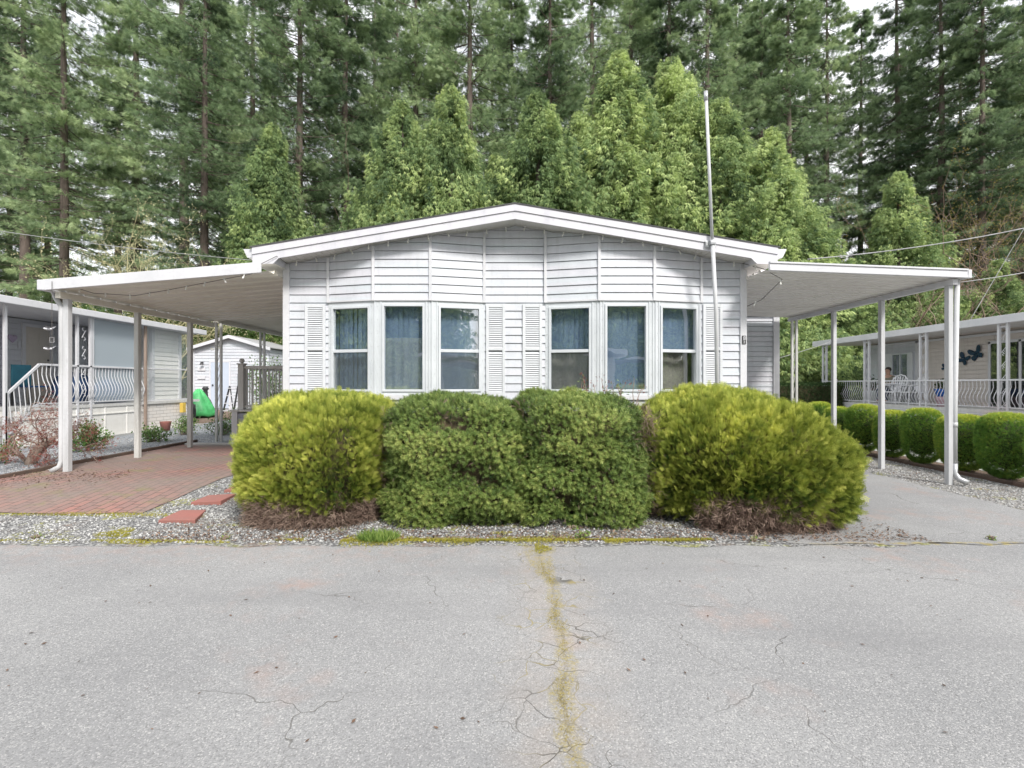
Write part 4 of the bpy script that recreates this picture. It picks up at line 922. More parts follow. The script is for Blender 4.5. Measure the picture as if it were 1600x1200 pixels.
M['bluepot'] = paint('blue_glaze', (.02,.12,.45), (.02,.08,.35), .25); M['pinkpot'] = paint('pink_pot', (.62,.42,.48), (.55,.38,.43), .6)
tag(MB().lathe((13.4,15.1,FR), [(.16,0),(.20,.28),(.21,.30)], 16).build('pink_planter', M['pinkpot'], smooth=True), 'pale pink planter on the right deck beneath the blue pot', 'planter')
pot = empty('plant_pot', (13.4,15.1,FR+.31), 'blue glazed pot with a dark plant standing on the pink planter', 'plant pot')
MB().lathe((13.4,15.1,FR+.31), [(.17,0),(.23,.20),(.24,.24),(.21,.24)], 16).build('pot', M['bluepot'], pot, True)
tag(MB().box(12.45, 12.95, 12.7, 13.4, .15, .62).build('deck_step', paint('red_step', (.52,.10,.09), (.45,.09,.08), .6), bevel=.01), 'red box step in front of the right deck, behind the clipped shrubs', 'step')
tag(MB().tube([(13.3,19.9,FR),(13.3,19.9,FR+.9)], [.10,.03], 8).build('folded_parasol', M['curtain_beige']), 'cream folded parasol standing at the far end of the right deck', 'parasol')

# ------------------------------------------------------------------ foliage templates
def T_frond():                    # flat fan-shaped spray of scale leaves, unit length
    segs = [((0,0,0),(0,.05,1),.05)]
    for k in range(1, 6):
        t_ = k/6; l = .42*(1-t_*.75)+.08
        for sx in (-1, 1): segs.append(((0,.05*t_,t_*.9),(sx*l*.7,.05*t_+.03*sx,t_*.9+l*.8),.055))
    return leafquads(segs)
def T_shoot():                    # yew: short needles round a stem
    segs = [((0,0,0),(0,0,1),.05)]; r = random.Random(3)
    T, F, tp = leafquads(segs); T = list(T); F = list(F); tp = list(tp)
    for k in range(13):
        a = k*2.4; z = .12+.85*k/13; l = .38*(1-.3*k/13); d_ = np.array([cos(a)*l, sin(a)*l, l*.75]); s_ = np.array([-sin(a), cos(a), 0])*.045
        b_ = np.array([0,0,z]); i = len(T); T += [b_-s_, b_+s_, b_+d_+s_*.3, b_+d_-s_*.3]; F.append((i,i+1,i+2,i+3)); tp += [-.1,-.1,.15,.15]
    return np.array(T), np.array(F), np.array(tp)
def T_spray(n=5, wd=.12, spread=.5, seed=1):
    r = random.Random(seed); segs = []
    for k in range(n):
        a = (k/(n-1)-.5)*2 if n > 1 else 0
        segs.append(((0,0,.05*abs(a)),(a*spread,r.uniform(-.25,.25),1-.35*abs(a)),wd))
    return leafquads(segs)
def T_leaf():
    return leafquads([((0,0,0),(0,.1,1),.5)])
FROND, SHOOT, LEAF = T_frond(), T_shoot(), T_leaf()
SPR5, SPR4, SPR3 = T_spray(6, .085, .34, 2), T_spray(5, .075, .5, 3), T_spray(3, .16, .6, 4)
BLADE = leafquads([((0,0,0),(.1,.05,1),.06)])
def rnd_unit(n): return unit(rng.normal(size=(n,3)))

# ------------------------------------------------------------------ shaped bushes
def bush_points(n, c, ax, e, lump, seed, squash=None, zmin=.03, inner=.10):
    """points on a lumpy superellipsoid with outward normals; c centre, ax half sizes, e exponent"""
    d_ = rnd_unit(int(n*1.6)); e_ = e
    r = (np.abs(d_[:,0]/ax[0])**e_ + np.abs(d_[:,1]/ax[1])**e_ + np.abs(d_[:,2]/ax[2])**e_)**(-1/e_)
    p = d_*r[:,None]
    nrm = unit(np.sign(p)*np.abs(p/np.array(ax))**(e_-1)/np.array(ax))
    wgt = r**2; keep = rng.uniform(size=len(p)) < wgt/np.percentile(wgt, 90); p, nrm = p[keep], nrm[keep]
    p = p*(1 + lump*noise3(p, 3.2, seed) + lump*.6*noise3(p, 8.5, seed+1))[:,None]
    p = p - nrm*(rng.uniform(0, 1, (len(p),1))**2)*inner
    if squash is not None: p[:,2] *= squash(p)
    p = p + np.array(c); k = p[:,2] > zmin
    return p[k][:n], nrm[k][:n]
def core_mesh(parent, c, ax, e, k=.80, squash=None, lump=.05, seed=0, m=None):
    b_ = MB().ball((0,0,0), 1, 36, 20); d_ = unit(np.array(b_.v)+1e-9)
    r = (np.abs(d_[:,0]/ax[0])**e + np.abs(d_[:,1]/ax[1])**e + np.abs(d_[:,2]/ax[2])**e)**(-1/e)
    p = d_*r[:,None]*k; p = p*(1+lump*noise3(p, 3.2, seed))[:,None]
    if squash is not None: p[:,2] *= squash(p)
    p = p+np.array(c); p[:,2] = np.maximum(p[:,2], .0)
    npobj('dark_twig_core', p, np.array(b_.f), m or M['core'], parent, smooth=True)
def dead_twigs(parent, c, ax, n, a0, a1, h, seed, e=2.4):
    """a skirt of bare brown twigs round the foot of the bush"""
    r = np.random.default_rng(seed); a = r.uniform(a0, a1, n); k = r.uniform(.72, .97, n)
    rr = (np.abs(np.cos(a)/ax[0])**e + np.abs(np.sin(a)/ax[1])**e)**(-1/e)*k*.93
    pos = np.stack([c[0]+np.cos(a)*rr, c[1]+np.sin(a)*rr, r.uniform(.0, h, n)**1.0], 1)
    dd_ = np.stack([np.cos(a), np.sin(a), r.normal(.1, .5, n)], 1) + r.normal(size=(n,3))*.7
    T = leafquads([((0,0,0),(.1,.1,1),.045),((.03,.03,.4),(.35,.1,.9),.035),((.03,.03,.3),(-.3,-.1,.7),.03)])
    V, F, tt = scatter(T[0], T[1], pos, dd_, rnd_unit(n), r.uniform(.07, .17, n), r.uniform(.1, 1, n), T[2])
    npobj('dead_twigs', V, F, M['twig_brown'], parent, tt)
def thuja_bush(name, label, c, ax, e, n, seed, squash=None, dead=None, lump=.05, ybias=0):
    o = empty(name, (c[0], c[1], 0), label, 'bush')
    core_mesh(o, c, ax, e, .76, squash, lump, seed)
    parts = []
    p, nr = bush_points(n, c, ax, e, lump, seed, squash, inner=.17, zmin=.12)
    m_ = len(p); cl = noise3(p, 4.0, seed+7)*.20 + noise3(p, 18.0, seed+9)*.24
    k_ = noise3(p, 15.0, seed+21)+rng.normal(size=m_)*.35 > -.55; p, nr, cl = p[k_], nr[k_], cl[k_]; m_ = len(p); p = p+nr*(noise3(p, 12.0, seed+22)*.035)[:,None]
    up = np.array([0,0,1.]); d_ = unit(nr*.75 + up*.40 + rng.normal(size=(m_,3))*.34)
    s_ = rng.uniform(.05, .105, m_)
    side = unit(np.cross(nr, up)+rng.normal(size=(m_,3))*.6)
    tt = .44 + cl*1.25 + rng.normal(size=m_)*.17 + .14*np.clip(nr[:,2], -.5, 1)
    V, F, T_ = scatter(FROND[0], FROND[1], p, d_, side, s_, tt, FROND[2]*1.2)
    parts.append((V, F, T_))
    # longer loose sprigs that break the outline
    q, qn = bush_points(n//20, c, ax, e, lump, seed, squash, inner=.02); m2 = len(q)
    V, F, T_ = scatter(FROND[0], FROND[1], q, unit(qn+up*.8+rng.normal(size=(m2,3))*.3), rnd_unit(m2), rng.uniform(.08,.15,m2), .6+rng.normal(size=m2)*.12, FROND[2])
    parts.append((V, F, T_))
    V, F, T_ = merge(parts); npobj('foliage', V, F, M['thuja'], o, T_)
    if dead: dead_twigs(o, c, ax, *dead, e=e)
    return o
def yew_bush(name, label, c, ax, e, n, seed, squash=None):
    o = empty(name, (c[0], c[1], 0), label, 'bush'); lump = .075
    core_mesh(o, c, ax, e, .80, squash, lump, seed)
    p, nr = bush_points(int(n*1.25), c, ax, e, lump, seed, squash); m_ = len(p)
    # clumps: shove shoots along the noise so that ridges and hollows form
    q_ = p*np.array([.55,.55,1.25]); cl = noise3(q_, 9.0, seed+3); p = p + nr*(cl*.075)[:,None]; k_ = cl+rng.normal(size=m_)*.22 > -.62; p, nr, cl = p[k_], nr[k_], cl[k_]; m_ = len(p)
    d_ = unit(nr*.9+np.array([0,0,.35])+rng.normal(size=(m_,3))*.45)
    tt = .48+.24*cl+.08*noise3(p, 2.6, seed+4)+rng.normal(size=m_)*.15  # hollows tinted darker, ridges lighter: shade put into the leaf colour
    V, F, T_ = scatter(SHOOT[0], SHOOT[1], p, d_, rnd_unit(m_), rng.uniform(.045,.085,m_), tt, SHOOT[2])
    npobj('foliage', V, F, M['yew'], o, T_)
    k = 1800; a, an = bush_points(k, c, [ax[0]*.97,ax[1]*.97,ax[2]*.97], e, lump, seed, squash); k = len(a)
    T = leafquads([((0,0,0),(.1,.1,1),.05),((.03,.03,.4),(.35,.1,.9),.04)])
    V, F, tt = scatter(T[0], T[1], a, unit(an+rng.normal(size=(k,3))*.8), rnd_unit(k), rng.uniform(.05,.11,k), rng.uniform(.2,1,k), T[2])
    npobj('bare_twigs', V, F, M['twig_brown'], o, V[:,0]*0+np.asarray(tt))
    return o
sqA = lambda p: 1 - .10*sm(-.3, -1.0, p[:,0]*1.0)*0 - .0
thuja_bush('conifer_bush', 'clipped rounded golden-green conifer bush at the left front corner of the home', (-2.22, 5.86, .66), (.84, .97, .66), 3.0, 46000, 11, None, (9000, -2.3, .25, .30, 21), .065)
yew_bush('yew_bush', 'dark green yew bush touching the golden bush on the left', (-.67, 5.92, .61), (.745, .88, .735), 5.0, 21000, 31)
yew_bush('yew_bush', 'dark green yew bush right of the other yew, beside the sprawling golden bush', (.72, 5.90, .61), (.74, .88, .73), 4.8, 21000, 41)
sqD = lambda p: 1 - .36*sm(-.2, 1.25, p[:,0])*(p[:,2] > 0)
thuja_bush('conifer_bush', 'large sprawling yellow-green conifer bush at the right front corner of the home', (2.62, 5.80, .63), (1.12, 1.07, .75), 2.5, 66000, 51, sqD, (13000, -2.3, .35, .34, 61), .09)
# brown dead gap between yew and the right golden bush, small rose sprigs
gp = empty('dead_shrub', (1.52, 5.9, 0), 'brown dead twiggy growth in the gap between yew and right golden bush', 'shrub')
n = 2600; pos = np.stack([rng.normal(1.47,.07,n), rng.uniform(5.2,6.3,n), rng.uniform(.1,1.15,n)], 1)
T = leafquads([((0,0,0),(.1,.1,1),.04),((.03,.03,.4),(.35,.1,.9),.03)])
V, F, tt = scatter(T[0], T[1], pos, unit(rng.normal(size=(n,3))+np.array([0,-.6,.4])), rnd_unit(n), rng.uniform(.08,.2,n), rng.uniform(0,.9,n), T[2]); npobj('dead_twigs', V, F, M['twig_brown'], gp, tt)
gp = empty('dead_shrub', (-1.37, 5.6, 0), 'narrow brown twiggy gap between left golden bush and yew', 'shrub')
n = 900; pos = np.stack([rng.normal(-1.36,.04,n), rng.uniform(5.2,6.0,n), rng.uniform(.1,1.2,n)], 1)
V, F, tt = scatter(T[0], T[1], pos, unit(rng.normal(size=(n,3))+np.array([0,-.8,.4])), rnd_unit(n), rng.uniform(.06,.14,n), rng.uniform(0,.9,n), T[2]); npobj('dead_twigs', V, F, M['twig_brown'], gp, tt)
rs = empty('rose_plant', (1.35, 6.9, 0), 'thin rose plant with red young leaves below the right bay window', 'plant')
st = MB(); rp_ = []
for k in range(16):
    x0 = rng.uniform(.85, 1.75); p = [(x0, 6.85, .5)]
    for j in range(4): p.append((p[-1][0]+rng.uniform(-.06,.06), p[-1][1]+rng.uniform(-.03,.03), .9+.17*(j+1)*rng.uniform(.75,1.05)))
    st.tube(p, [.008,.007,.006,.005,.003], 5); rp_ += p[2:]
st.build('stem', M['bark_light'], rs)
rp_ = np.repeat(np.array(rp_), 8, 0); rp_ = rp_ + rng.normal(size=rp_.shape)*.035; k = len(rp_)
V, F, tt = scatter(LEAF[0], LEAF[1], rp_[:k//2], rnd_unit(k//2), rnd_unit(k//2), rng.uniform(.02,.04,k//2), rng.uniform(.2,.9,k//2), LEAF[2]); npobj('red_leaves', V, F, M['maple'], rs, tt)
V, F, tt = scatter(LEAF[0], LEAF[1], rp_[k//2:], rnd_unit(k-k//2), rnd_unit(k-k//2), rng.uniform(.02,.04,k-k//2), rng.uniform(.2,.9,k-k//2), LEAF[2]); npobj('green_leaves', V, F, M['broad'], rs, tt)

# round clipped shrubs along the right strip: one built, the rest copied
def ball_shrub(seed):
    o = empty('clipped_shrub', (0,0,0), '', 'shrub', 'row of clipped shrubs beside the gravel strip'); c = (0,0,.53); ax = (.315,.31,.48)
    sq = None
    core_mesh(o, (0,0,.54), (.235,.235,.42), 3.0, .88, sq, .02, seed, M['core_green'])
    p, nr = bush_points(11000, c, ax, 3.3, .022, seed, inner=.04, zmin=.03); m_ = len(p)
    taper = .80+.20*np.clip((p[:,2])/.55, 0, 1); p[:,:2] *= taper[:,None]
    d_ = unit(nr+np.array([0,0,.7])+rng.normal(size=(m_,3))*.4)
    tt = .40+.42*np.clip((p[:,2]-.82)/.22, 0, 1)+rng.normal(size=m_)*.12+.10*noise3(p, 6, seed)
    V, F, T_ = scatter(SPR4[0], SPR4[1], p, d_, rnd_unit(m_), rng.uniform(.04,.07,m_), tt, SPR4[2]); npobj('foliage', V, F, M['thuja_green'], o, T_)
    MB().tube([(0,0,-.02),(0,0,.3)], [.03,.025], 8).build('trunk', M['bark'], o); return o
protos = [ball_shrub(71), ball_shrub(72), ball_shrub(73)]
ys_ = [7.62, 8.38, 9.14, 9.92, 10.68, 11.48, 12.3, 13.1, 14.0, 14.9, 6.85]
nearlab = ['front clipped conifer shrub at the right photo edge, largest in its row', 'clipped shrub just right of the front carport post, second largest in its row', 'clipped shrub between the two front carport posts, left one touching nothing',
  'clipped shrub half hidden behind the second carport post from the front', 'clipped shrub standing clear just left of the second carport post']
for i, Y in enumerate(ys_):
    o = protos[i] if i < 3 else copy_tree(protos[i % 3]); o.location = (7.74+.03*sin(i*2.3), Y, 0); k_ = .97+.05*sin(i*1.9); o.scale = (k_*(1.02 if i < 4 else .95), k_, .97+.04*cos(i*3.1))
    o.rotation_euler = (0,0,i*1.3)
    o['label'] = nearlab[i] if i < 5 else ['sixth','seventh','eighth','ninth','tenth and farthest'][min(i-5,4)]+' clipped shrub from the front in the row beside the gravel strip'
    if i == 10: o['label'] = 'clipped shrub nearest the road, beyond the right photo edge'

# dark clipped hedge at the back right
hd = empty('hedge', (9.4, 19, 0), 'long dark clipped hedge behind the far end of the shrub row', 'hedge')
MB().box(6.9, 13.2, 19.1, 20.0, .0, 1.42).build('dark_twig_core', M['core'], hd)
n = 16000; f_ = rng.uniform(size=n); pos = np.stack([rng.uniform(6.85,13.2,n), np.where(f_ < .75, 19.05, rng.uniform(19.05,20,n)), np.where(f_ < .75, rng.uniform(.05,1.5,n), 1.48)], 1)+rng.normal(size=(n,3))*.035
V, F, tt = scatter(SPR4[0], SPR4[1], pos, unit(rng.normal(size=(n,3))*.5+np.array([0,-.7,.5])), rnd_unit(n), rng.uniform(.06,.11,n), rng.uniform(.1,.9,n), SPR4[2]); npobj('foliage', V, F, M['hedge'], hd, tt)

# leafy shrubs
def leafy(name, x, y, r, h, n, m, label, seed, leaf=.06, cat='shrub', z=None, narrow=False):
    z0 = G(x, y) if z is None else z; o = empty(name, (x, y, z0), label, cat); st = MB(); P_ = []; D_ = []
    for k in range(int(12+r*14)):
        a = rng.uniform(0, 2*pi); rr = r*math.sqrt(rng.uniform(0,1)); hh = h*(1-.45*(rr/r)**2)*rng.uniform(.75,1.05)
        tip = np.array([x+rr*cos(a), y+rr*sin(a), z0+hh]); b_ = np.array([x+rr*.25*cos(a), y+rr*.25*sin(a), z0])
        mid = (tip+b_)/2+np.array([rr*.1*cos(a), rr*.1*sin(a), .02]); st.tube([b_, mid, tip], [.008,.006,.003], 4, False)
        m_ = max(3, int(n/(12+r*14))); t_ = rng.uniform(.3, 1.05, m_)[:,None]; q = b_+(tip-b_)*t_+rng.normal(size=(m_,3))*r*.13
        P_.append(q); D_.append(unit(q-np.array([x,y,z0])+rng.normal(size=(m_,3))*.5))
    st.build('stem', M['bark_light'], o); p = np.concatenate(P_); d_ = np.concatenate(D_); p[:,2] = np.maximum(p[:,2], z0+.02); k = len(p)
    V, F, tt = scatter(LEAF[0], LEAF[1], p, d_, rnd_unit(k), rng.uniform(.6,1.2,k)*leaf, .5+rng.normal(size=k)*.2, LEAF[2]); npobj('leaves', V, F, m, o, tt); return o
leafy('leafy_shrub', -8.5, 9.75, .42, .55, 1500, M['broad'], 'bushy bright green shrub in the gravel right of the red maple', 1)
leafy('leafy_shrub', -8.75, 8.05, .45, .50, 1500, M['broad'], 'dense green shrub left of the red maple, at the left photo edge', 2)
leafy('leafy_shrub', -9.1, 10.6, .3, .35, 600, M['broad'], 'low green shrub in the gravel behind the bright green one', 3)
leafy('leafy_shrub', -8.35, 11.35, .38, .38, 900, M['broad'], 'low spreading shrub just left of the second left carport post', 4)
leafy('leafy_shrub', -8.75, 12.9, .42, .5, 900, M['broad'], 'green shrub between the second and third left carport posts', 5)
leafy('leafy_shrub', -7.7, 12.9, .45, .48, 900, M['broad'], 'green shrub behind the twin awning post, left of the deck', 6)
leafy('leafy_shrub', -8.1, 14.6, .5, .75, 900, M['broad'], 'taller shrub in front of the step ladder', 7)
leafy('variegated_shrub', -7.9, 16.2, .95, 2.5, 3600, M['broad'], 'large cream-and-green leafed shrub rising behind the deck railing', 8, .075)
leafy('pot_plant', 13.4, 15.1, .2, .35, 260, M['hedge'], 'dark foliage plant growing out of the blue pot', 9, .07, 'plant', FR+.5)
leafy('pot_plant', 14.0, 19.0, .5, .45, 500, M['hedge'], 'dark plants along the wall at the far end of the right deck', 10, .07, 'plant', FR+.45)

# red laceleaf maple with a thick leaning trunk
mp_t = empty('red_maple', (-7.75, 7.95, .15), 'small weeping red-leaved maple with a thick tan trunk on the left gravel bed', 'tree')
bx, by = -8.05, 8.15
tm = MB(); tm.tube([(bx-.02,by,.10),(bx+.0,by,.22),(bx+.08,by,.36),(bx+.22,by+.02,.50),(bx+.34,by+.02,.56)], [.085,.08,.085,.065,.045], 12)
tips = []
def limb(p, d_, l, r, depth):
    pts_ = [np.array(p)]; d_ = np.array(d_, float)
    for k in range(4):
        d_ = d_+rng.normal(size=3)*.33+np.array([0,0,-.10 if depth > 1 else .03]); d_ /= np.linalg.norm(d_); pts_.append(pts_[-1]+d_*l/4)
    tm.tube(pts_, [r*(1-.16*k) for k in range(5)], 5, False)
    if depth >= 2: tips.extend(pts_[2:])
    if depth < 4:
        for k in range(3):
            j = 2+k % 3; limb(pts_[min(j,4)], d_+rng.normal(size=3)*.7, l*.66, r*.58, depth+1)
for dd_ in ((.9,.1,.6),(.3,-.3,.8),(-.3,.2,.9),(1,.3,.25),(.7,-.5,.4),(-.6,-.3,.5)): limb((bx+.22,by,.48), dd_, .50, .016, 0)
tm.tube([(bx-.02,by-.03,.15),(bx-.25,by,.34),(bx-.40,by,.50),(bx-.33,by,.62),(bx-.15,by,.64)], [.022,.02,.018,.014,.01], 6)
tm.tube([(bx+.0,by-.05,.2),(bx-.14,by-.1,.40),(bx-.2,by-.1,.60),(bx-.05,by-.1,.80)], [.02,.018,.014,.01], 6)
tm.build('trunk', M['bark_light'], mp_t, True)
tp_ = np.repeat(np.array(tips), 2, 0); tp_ = tp_+rng.normal(size=tp_.shape)*.04; k = len(tp_)
V, F, tt = scatter(SPR3[0], SPR3[1], tp_, unit(rng.normal(size=(k,3))+np.array([0,0,-.6])), rnd_unit(k), rng.uniform(.02,.045,k), rng.uniform(.1,1,k), SPR3[2]); npobj('crown', V, F, M['maple'], mp_t, tt)

# ------------------------------------------------------------------ ground cover (uncountable), stones, steps, edging
def mosspatch(pos, size, m, name, T=SPR4):
    n = len(pos); V, F, tt = scatter(T[0], T[1], pos, unit(rng.normal(size=(n,3))*.6+np.array([0,0,1.])), rnd_unit(n), size, .5+rng.normal(size=n)*.2+.15*noise3(pos, 5, 3), T[2])
    return tag(npobj(name, V, F, m, None, tt), kind='stuff')
n = 21000; x = rng.uniform(-1.62, 1.92, n); wv = .075+.03*np.sin(x*3.1)+.02*np.sin(x*9)
wv = np.where(np.abs(x-.75) < .12, .01, wv); wv = wv*(.75+.5*(x < -.3)); y = 4.65+rng.normal(size=n)*wv*.6+.015*np.sin(x*4)
pos = np.stack([x, y, gh(x,y)+.002+.012*np.exp(-((y-4.6)/.05)**2)], 1)
tag(mosspatch(pos, rng.uniform(.012,.026,n), M['moss'], 'moss_strip'), 'thick yellow-green moss along the road edge before the bushes', 'moss')
P_ = []
for cx_, cy_, rx, ry, k in ((-3.55,4.62,.42,.06,2200),(-3.95,4.85,.16,.13,1600),(-5.3,4.63,.9,.05,1700),(-4.75,5.42,1.3,.06,2600),(-2.1,4.66,.14,.04,500),(-.1,4.87,.10,.05,350),(.0,4.72,.22,.05,400),(-3.0,4.6,.35,.035,600),(.27,4.42,.07,.12,500)):
    a = rng.uniform(0,2*pi,k); r = np.sqrt(rng.uniform(0,1,k))*(1+.3*np.sin(a*3+cx_*7)); P_.append(np.stack([cx_+np.cos(a)*r*rx, cy_+np.sin(a)*r*ry, np.zeros(k)],1))
pos = np.concatenate(P_); pos[:,2] = gh(pos[:,0],pos[:,1])+.004
tag(mosspatch(pos, rng.uniform(.010,.022,len(pos)), M['moss'], 'moss_patches'), 'scattered yellow-green moss patches on the gravel and driveway edge', 'moss')
n = 5200; y = rng.uniform(1.2, 4.6, n); wd_ = .026+.055*sm(3.6, 4.5, y)+.012*np.sin(y*13)
x = .27+.030*np.sin(2.3*y+.5)+.014*np.sin(7.1*y+1)+.006*np.sin(17*y+2)+rng.normal(size=n)*np.abs(wd_)
k_ = np.sin(y*8.3+1)+np.sin(y*19)*.7+rng.normal(size=n)*.5 > -.1; x, y = x[k_], y[k_]; n = len(x)
tag(mosspatch(np.stack([x,y,x*0+.003],1), rng.uniform(.005,.013,n), M['moss_brown'], 'crack_moss'), 'brownish moss growing in the crack down the middle of the road', 'moss')
# a tuft of grass and a weed
n = 1500; a = rng.uniform(0,2*pi,n); r = np.sqrt(rng.uniform(0,1,n)); pos = np.stack([-1.28+np.cos(a)*r*.19, 4.66+np.sin(a)*r*.11, np.zeros(n)],1)
V, F, tt = scatter(BLADE[0], BLADE[1], pos, unit(rng.normal(size=(n,3))*.4+np.array([0,0,1.])), rnd_unit(n), rng.uniform(.05,.12,n), rng.uniform(.1,1,n), BLADE[2])
tag(npobj('grass_tuft', V, F, M['grass'], None, tt), 'tuft of bright green grass at the left end of the moss strip', 'grass')
leafy('weed', .68, 4.70, .07, .09, 130, M['grass'], 'small bright green weed growing in the gap of the moss strip', 12, .035, 'weed')
for k_, (wx, wy) in enumerate(((-6.4,4.66),(-4.6,4.7),(-2.75,4.68),(2.3,4.63),(4.6,4.66),(5.7,4.62))): leafy('weed', wx, wy, .05, .05, 60, M['grass'], ['tiny weed at the road edge by the left photo border','tiny weed at the road edge before the brick driveway','tiny weed at the road edge below the left golden bush','tiny weed at the road edge below the right golden bush','tiny weed in the joint between road and right side drive','tiny weed in the road joint near the right photo border'][k_], 30+k_, .022, 'weed')
leafy('weed', .62, 5.0, .06, .06, 50, M['grass'], 'tiny star-leaved weed at the foot of the right yew bush', 13, .04, 'weed')
# loose stones and leaf litter on the front gravel
n = 15000; x = rng.uniform(-7.5, 2.0, n); y = 4.58+rng.uniform(0,1,n)**1.3*1.2
k_ = ~((x < -4.1) & (y > 5.42)) & (rng.uniform(size=n) < .9); x, y = x[k_], y[k_]; n = len(x)
x2 = rng.uniform(6.05, 7.35, 6500); y2 = rng.uniform(5.0, 11, 6500); x3 = rng.uniform(-9.6,-7.25,5000); y3 = rng.uniform(6.3,12,5000)
x4 = rng.uniform(-4.1,-3.2,2500); y4 = rng.uniform(5.4,8.2,2500)
x = np.concatenate([x,x2,x3,x4]); y = np.concatenate([y,y2,y3,y4]); n = len(x)
oc = np.array([(1,0,0),(0,1,0),(-1,0,0),(0,-1,0),(0,0,.7),(0,0,-.7)], float)*.5
of = np.array([(0,1,4),(1,2,4),(2,3,4),(3,0,4),(1,0,5),(2,1,5),(3,2,5),(0,3,5)])
V, F, tt = scatter(oc, of, np.stack([x,y,gh(x,y)+.006],1), unit(rng.normal(size=(n,3))*.35+np.array([0,0,1.])), rnd_unit(n), rng.uniform(.010,.034,n), rng.uniform(0,1,n))
M['stone'] = foliage('stone', (.13,.13,.135), (.31,.31,.31), (.56,.56,.55), .85, 0)
tag(npobj('gravel_stones', V, F, M['stone'], None, tt), 'loose grey and white gravel stones', 'gravel', None, 'stuff')
n = 6200; x = np.concatenate([rng.uniform(-3.6,4.0,4600), rng.uniform(-7.4,-5.6,900), rng.uniform(6.2,8.0,700)]); y = np.concatenate([4.60+np.abs(rng.normal(size=4600))*.30, 7.0+rng.normal(size=900)*.3, rng.uniform(6,11,700)])
V, F, tt = scatter(LEAF[0], LEAF[1], np.stack([x,y,gh(x,y)+.016],1), unit(rng.normal(size=(n,3))*np.array([1,1,.25])), unit(rng.normal(size=(n,3))*.3+np.array([0,0,1.])), rng.uniform(.012,.04,n), rng.uniform(0,1,n))
tag(npobj('leaf_litter', V, F, M['leaf_litter'], None, tt), 'brown fallen needles and leaf litter', 'leaf litter', None, 'stuff')
n = 120; x = rng.uniform(-4,4,n); y = rng.uniform(2,4.5,n)
V, F, tt = scatter(LEAF[0], LEAF[1], np.stack([x,y,x*0+.006],1), unit(rng.normal(size=(n,3))*np.array([1,1,.1])), unit(rng.normal(size=(n,3))*.2+np.array([0,0,1.])), rng.uniform(.01,.03,n), rng.uniform(0,.6,n))
tag(npobj('road_debris', V, F, M['leaf_litter'], None, tt), 'small dark leaves and cone scales lying on the asphalt', 'leaf litter', None, 'stuff')
for q, lab in ((((247,813),(305,813),(322,795),(282,794)), 'front red concrete stepping slab on the gravel'), (((298,785),(345,785),(369,771),(325,771)), 'middle red concrete stepping slab on the gravel'), (((350,766),(392,766),(402,757),(368,756)), 'rear red stepping slab half under the left golden bush')):
    co = []
    for px, py in q:
        Y = 5.5
        for _ in range(12): x = (px-800)*Y/FP; Y = (CZ-G(x,Y)-.035)*FP/(py-600)
        co.append(((px-800)*Y/FP, Y))
    z = G(*co[0])
    tag(MB().add([(x,y,z-.02) for x,y in co]+[(x,y,z+.038) for x,y in co], [(3,2,1,0),(4,5,6,7),(0,1,5,4),(1,2,6,5),(2,3,7,6),(3,0,4,7)]).build('stepping_slab', M['terracotta'], bevel=.006), lab, 'paving slab', 'red stepping slabs by the driveway')
s = MB()
yy = 5.7
while yy < 10.9:
    x = -7.3+.02*sin(yy*3); s.beam((x,yy,G(x,yy)+.02), (x+.02*sin(yy*2+1),yy+.9,G(x,yy+.9)+.02), .07, .09); yy += .93
tag(s.build('garden_edging', M['timber'], bevel=.006), 'dark rotting timber edging between left gravel bed and brick driveway', 'edging')
s = MB(); yy = 5.2
while yy < 16:
    x = 7.40+.03*sin(yy*2); s.beam((x,yy,.02), (x+.03*sin(yy*3),yy+.95,.02), .06, .07); yy += 1.0
tag(s.build('garden_edging', M['timber'], bevel=.006), 'brown timber edging between right gravel strip and clipped shrubs', 'edging')
tag(blob('rock', (-6.0,10.9,.2), .07, (1.2,1,.8), M['concrete'], 'small grey rock on the curb at the far end of the driveway', 'rock', 5), None)
tag(blob('rock', (7.15,6.55,.03), .06, (1.3,1,.7), M['dark'], 'dark stone lying in the right gravel strip', 'rock', 6), None)

# ------------------------------------------------------------------ string lights, wires, wind chime
sg = empty('string_lights', (0, YF+.1, 3.3), 'string of small white bulbs hanging under the gable and across the left carport', 'string lights')
ylx = YW-.10; path = []
for k in range(61):
    x = XL+.05+(XR-XL-.1)*k/60; yy = ylx-(.20*max(sm(-2.93,-2.155,x)-sm(-1.267,-.44,x), sm(.532,1.356,x)-sm(2.214,3.02,x))); path.append((x, float(yy), wall_top(x)-.035+.008*sin(k*1.9)))
a0 = P(402,417,7.17); lp = [(EL+.12,YF-.03,3.33)]
cp = [(-6.75,7.35,zoL+.10),(-6.45,7.5,zoL-.0),(-5.9,7.6,zoL-.02),(-5.3,7.5,zoL+.05),(-4.7,7.36,zoL+.12),(-4.2,7.25,zoL+.18),(-3.85,7.2,ziL-.03),(-3.8,YF-.03,3.30),(-3.55,YF-.02,3.43),path[0]]
MB().tube(cp, .005, 5).build('cord', M['wire_dark'], sg); MB().tube(path, .007, 5).build('cord', M['wire'], sg)
rc = [path[-1], (3.80,YF-.01,3.24), (4.0,7.2,3.05), (3.85,7.5,2.80), (3.75,7.75,2.74)]; MB().tube(rc, .006, 5).build('cord', M['wire_dark'], sg)
b0 = MB().tube([(0,0,-.015),(0,0,.02)], .011, 6).ball((0,0,-.04), .014, 8, 6, (1,1,1.7)).build('bulb', M['bulb'], None, True); b0.parent = sg
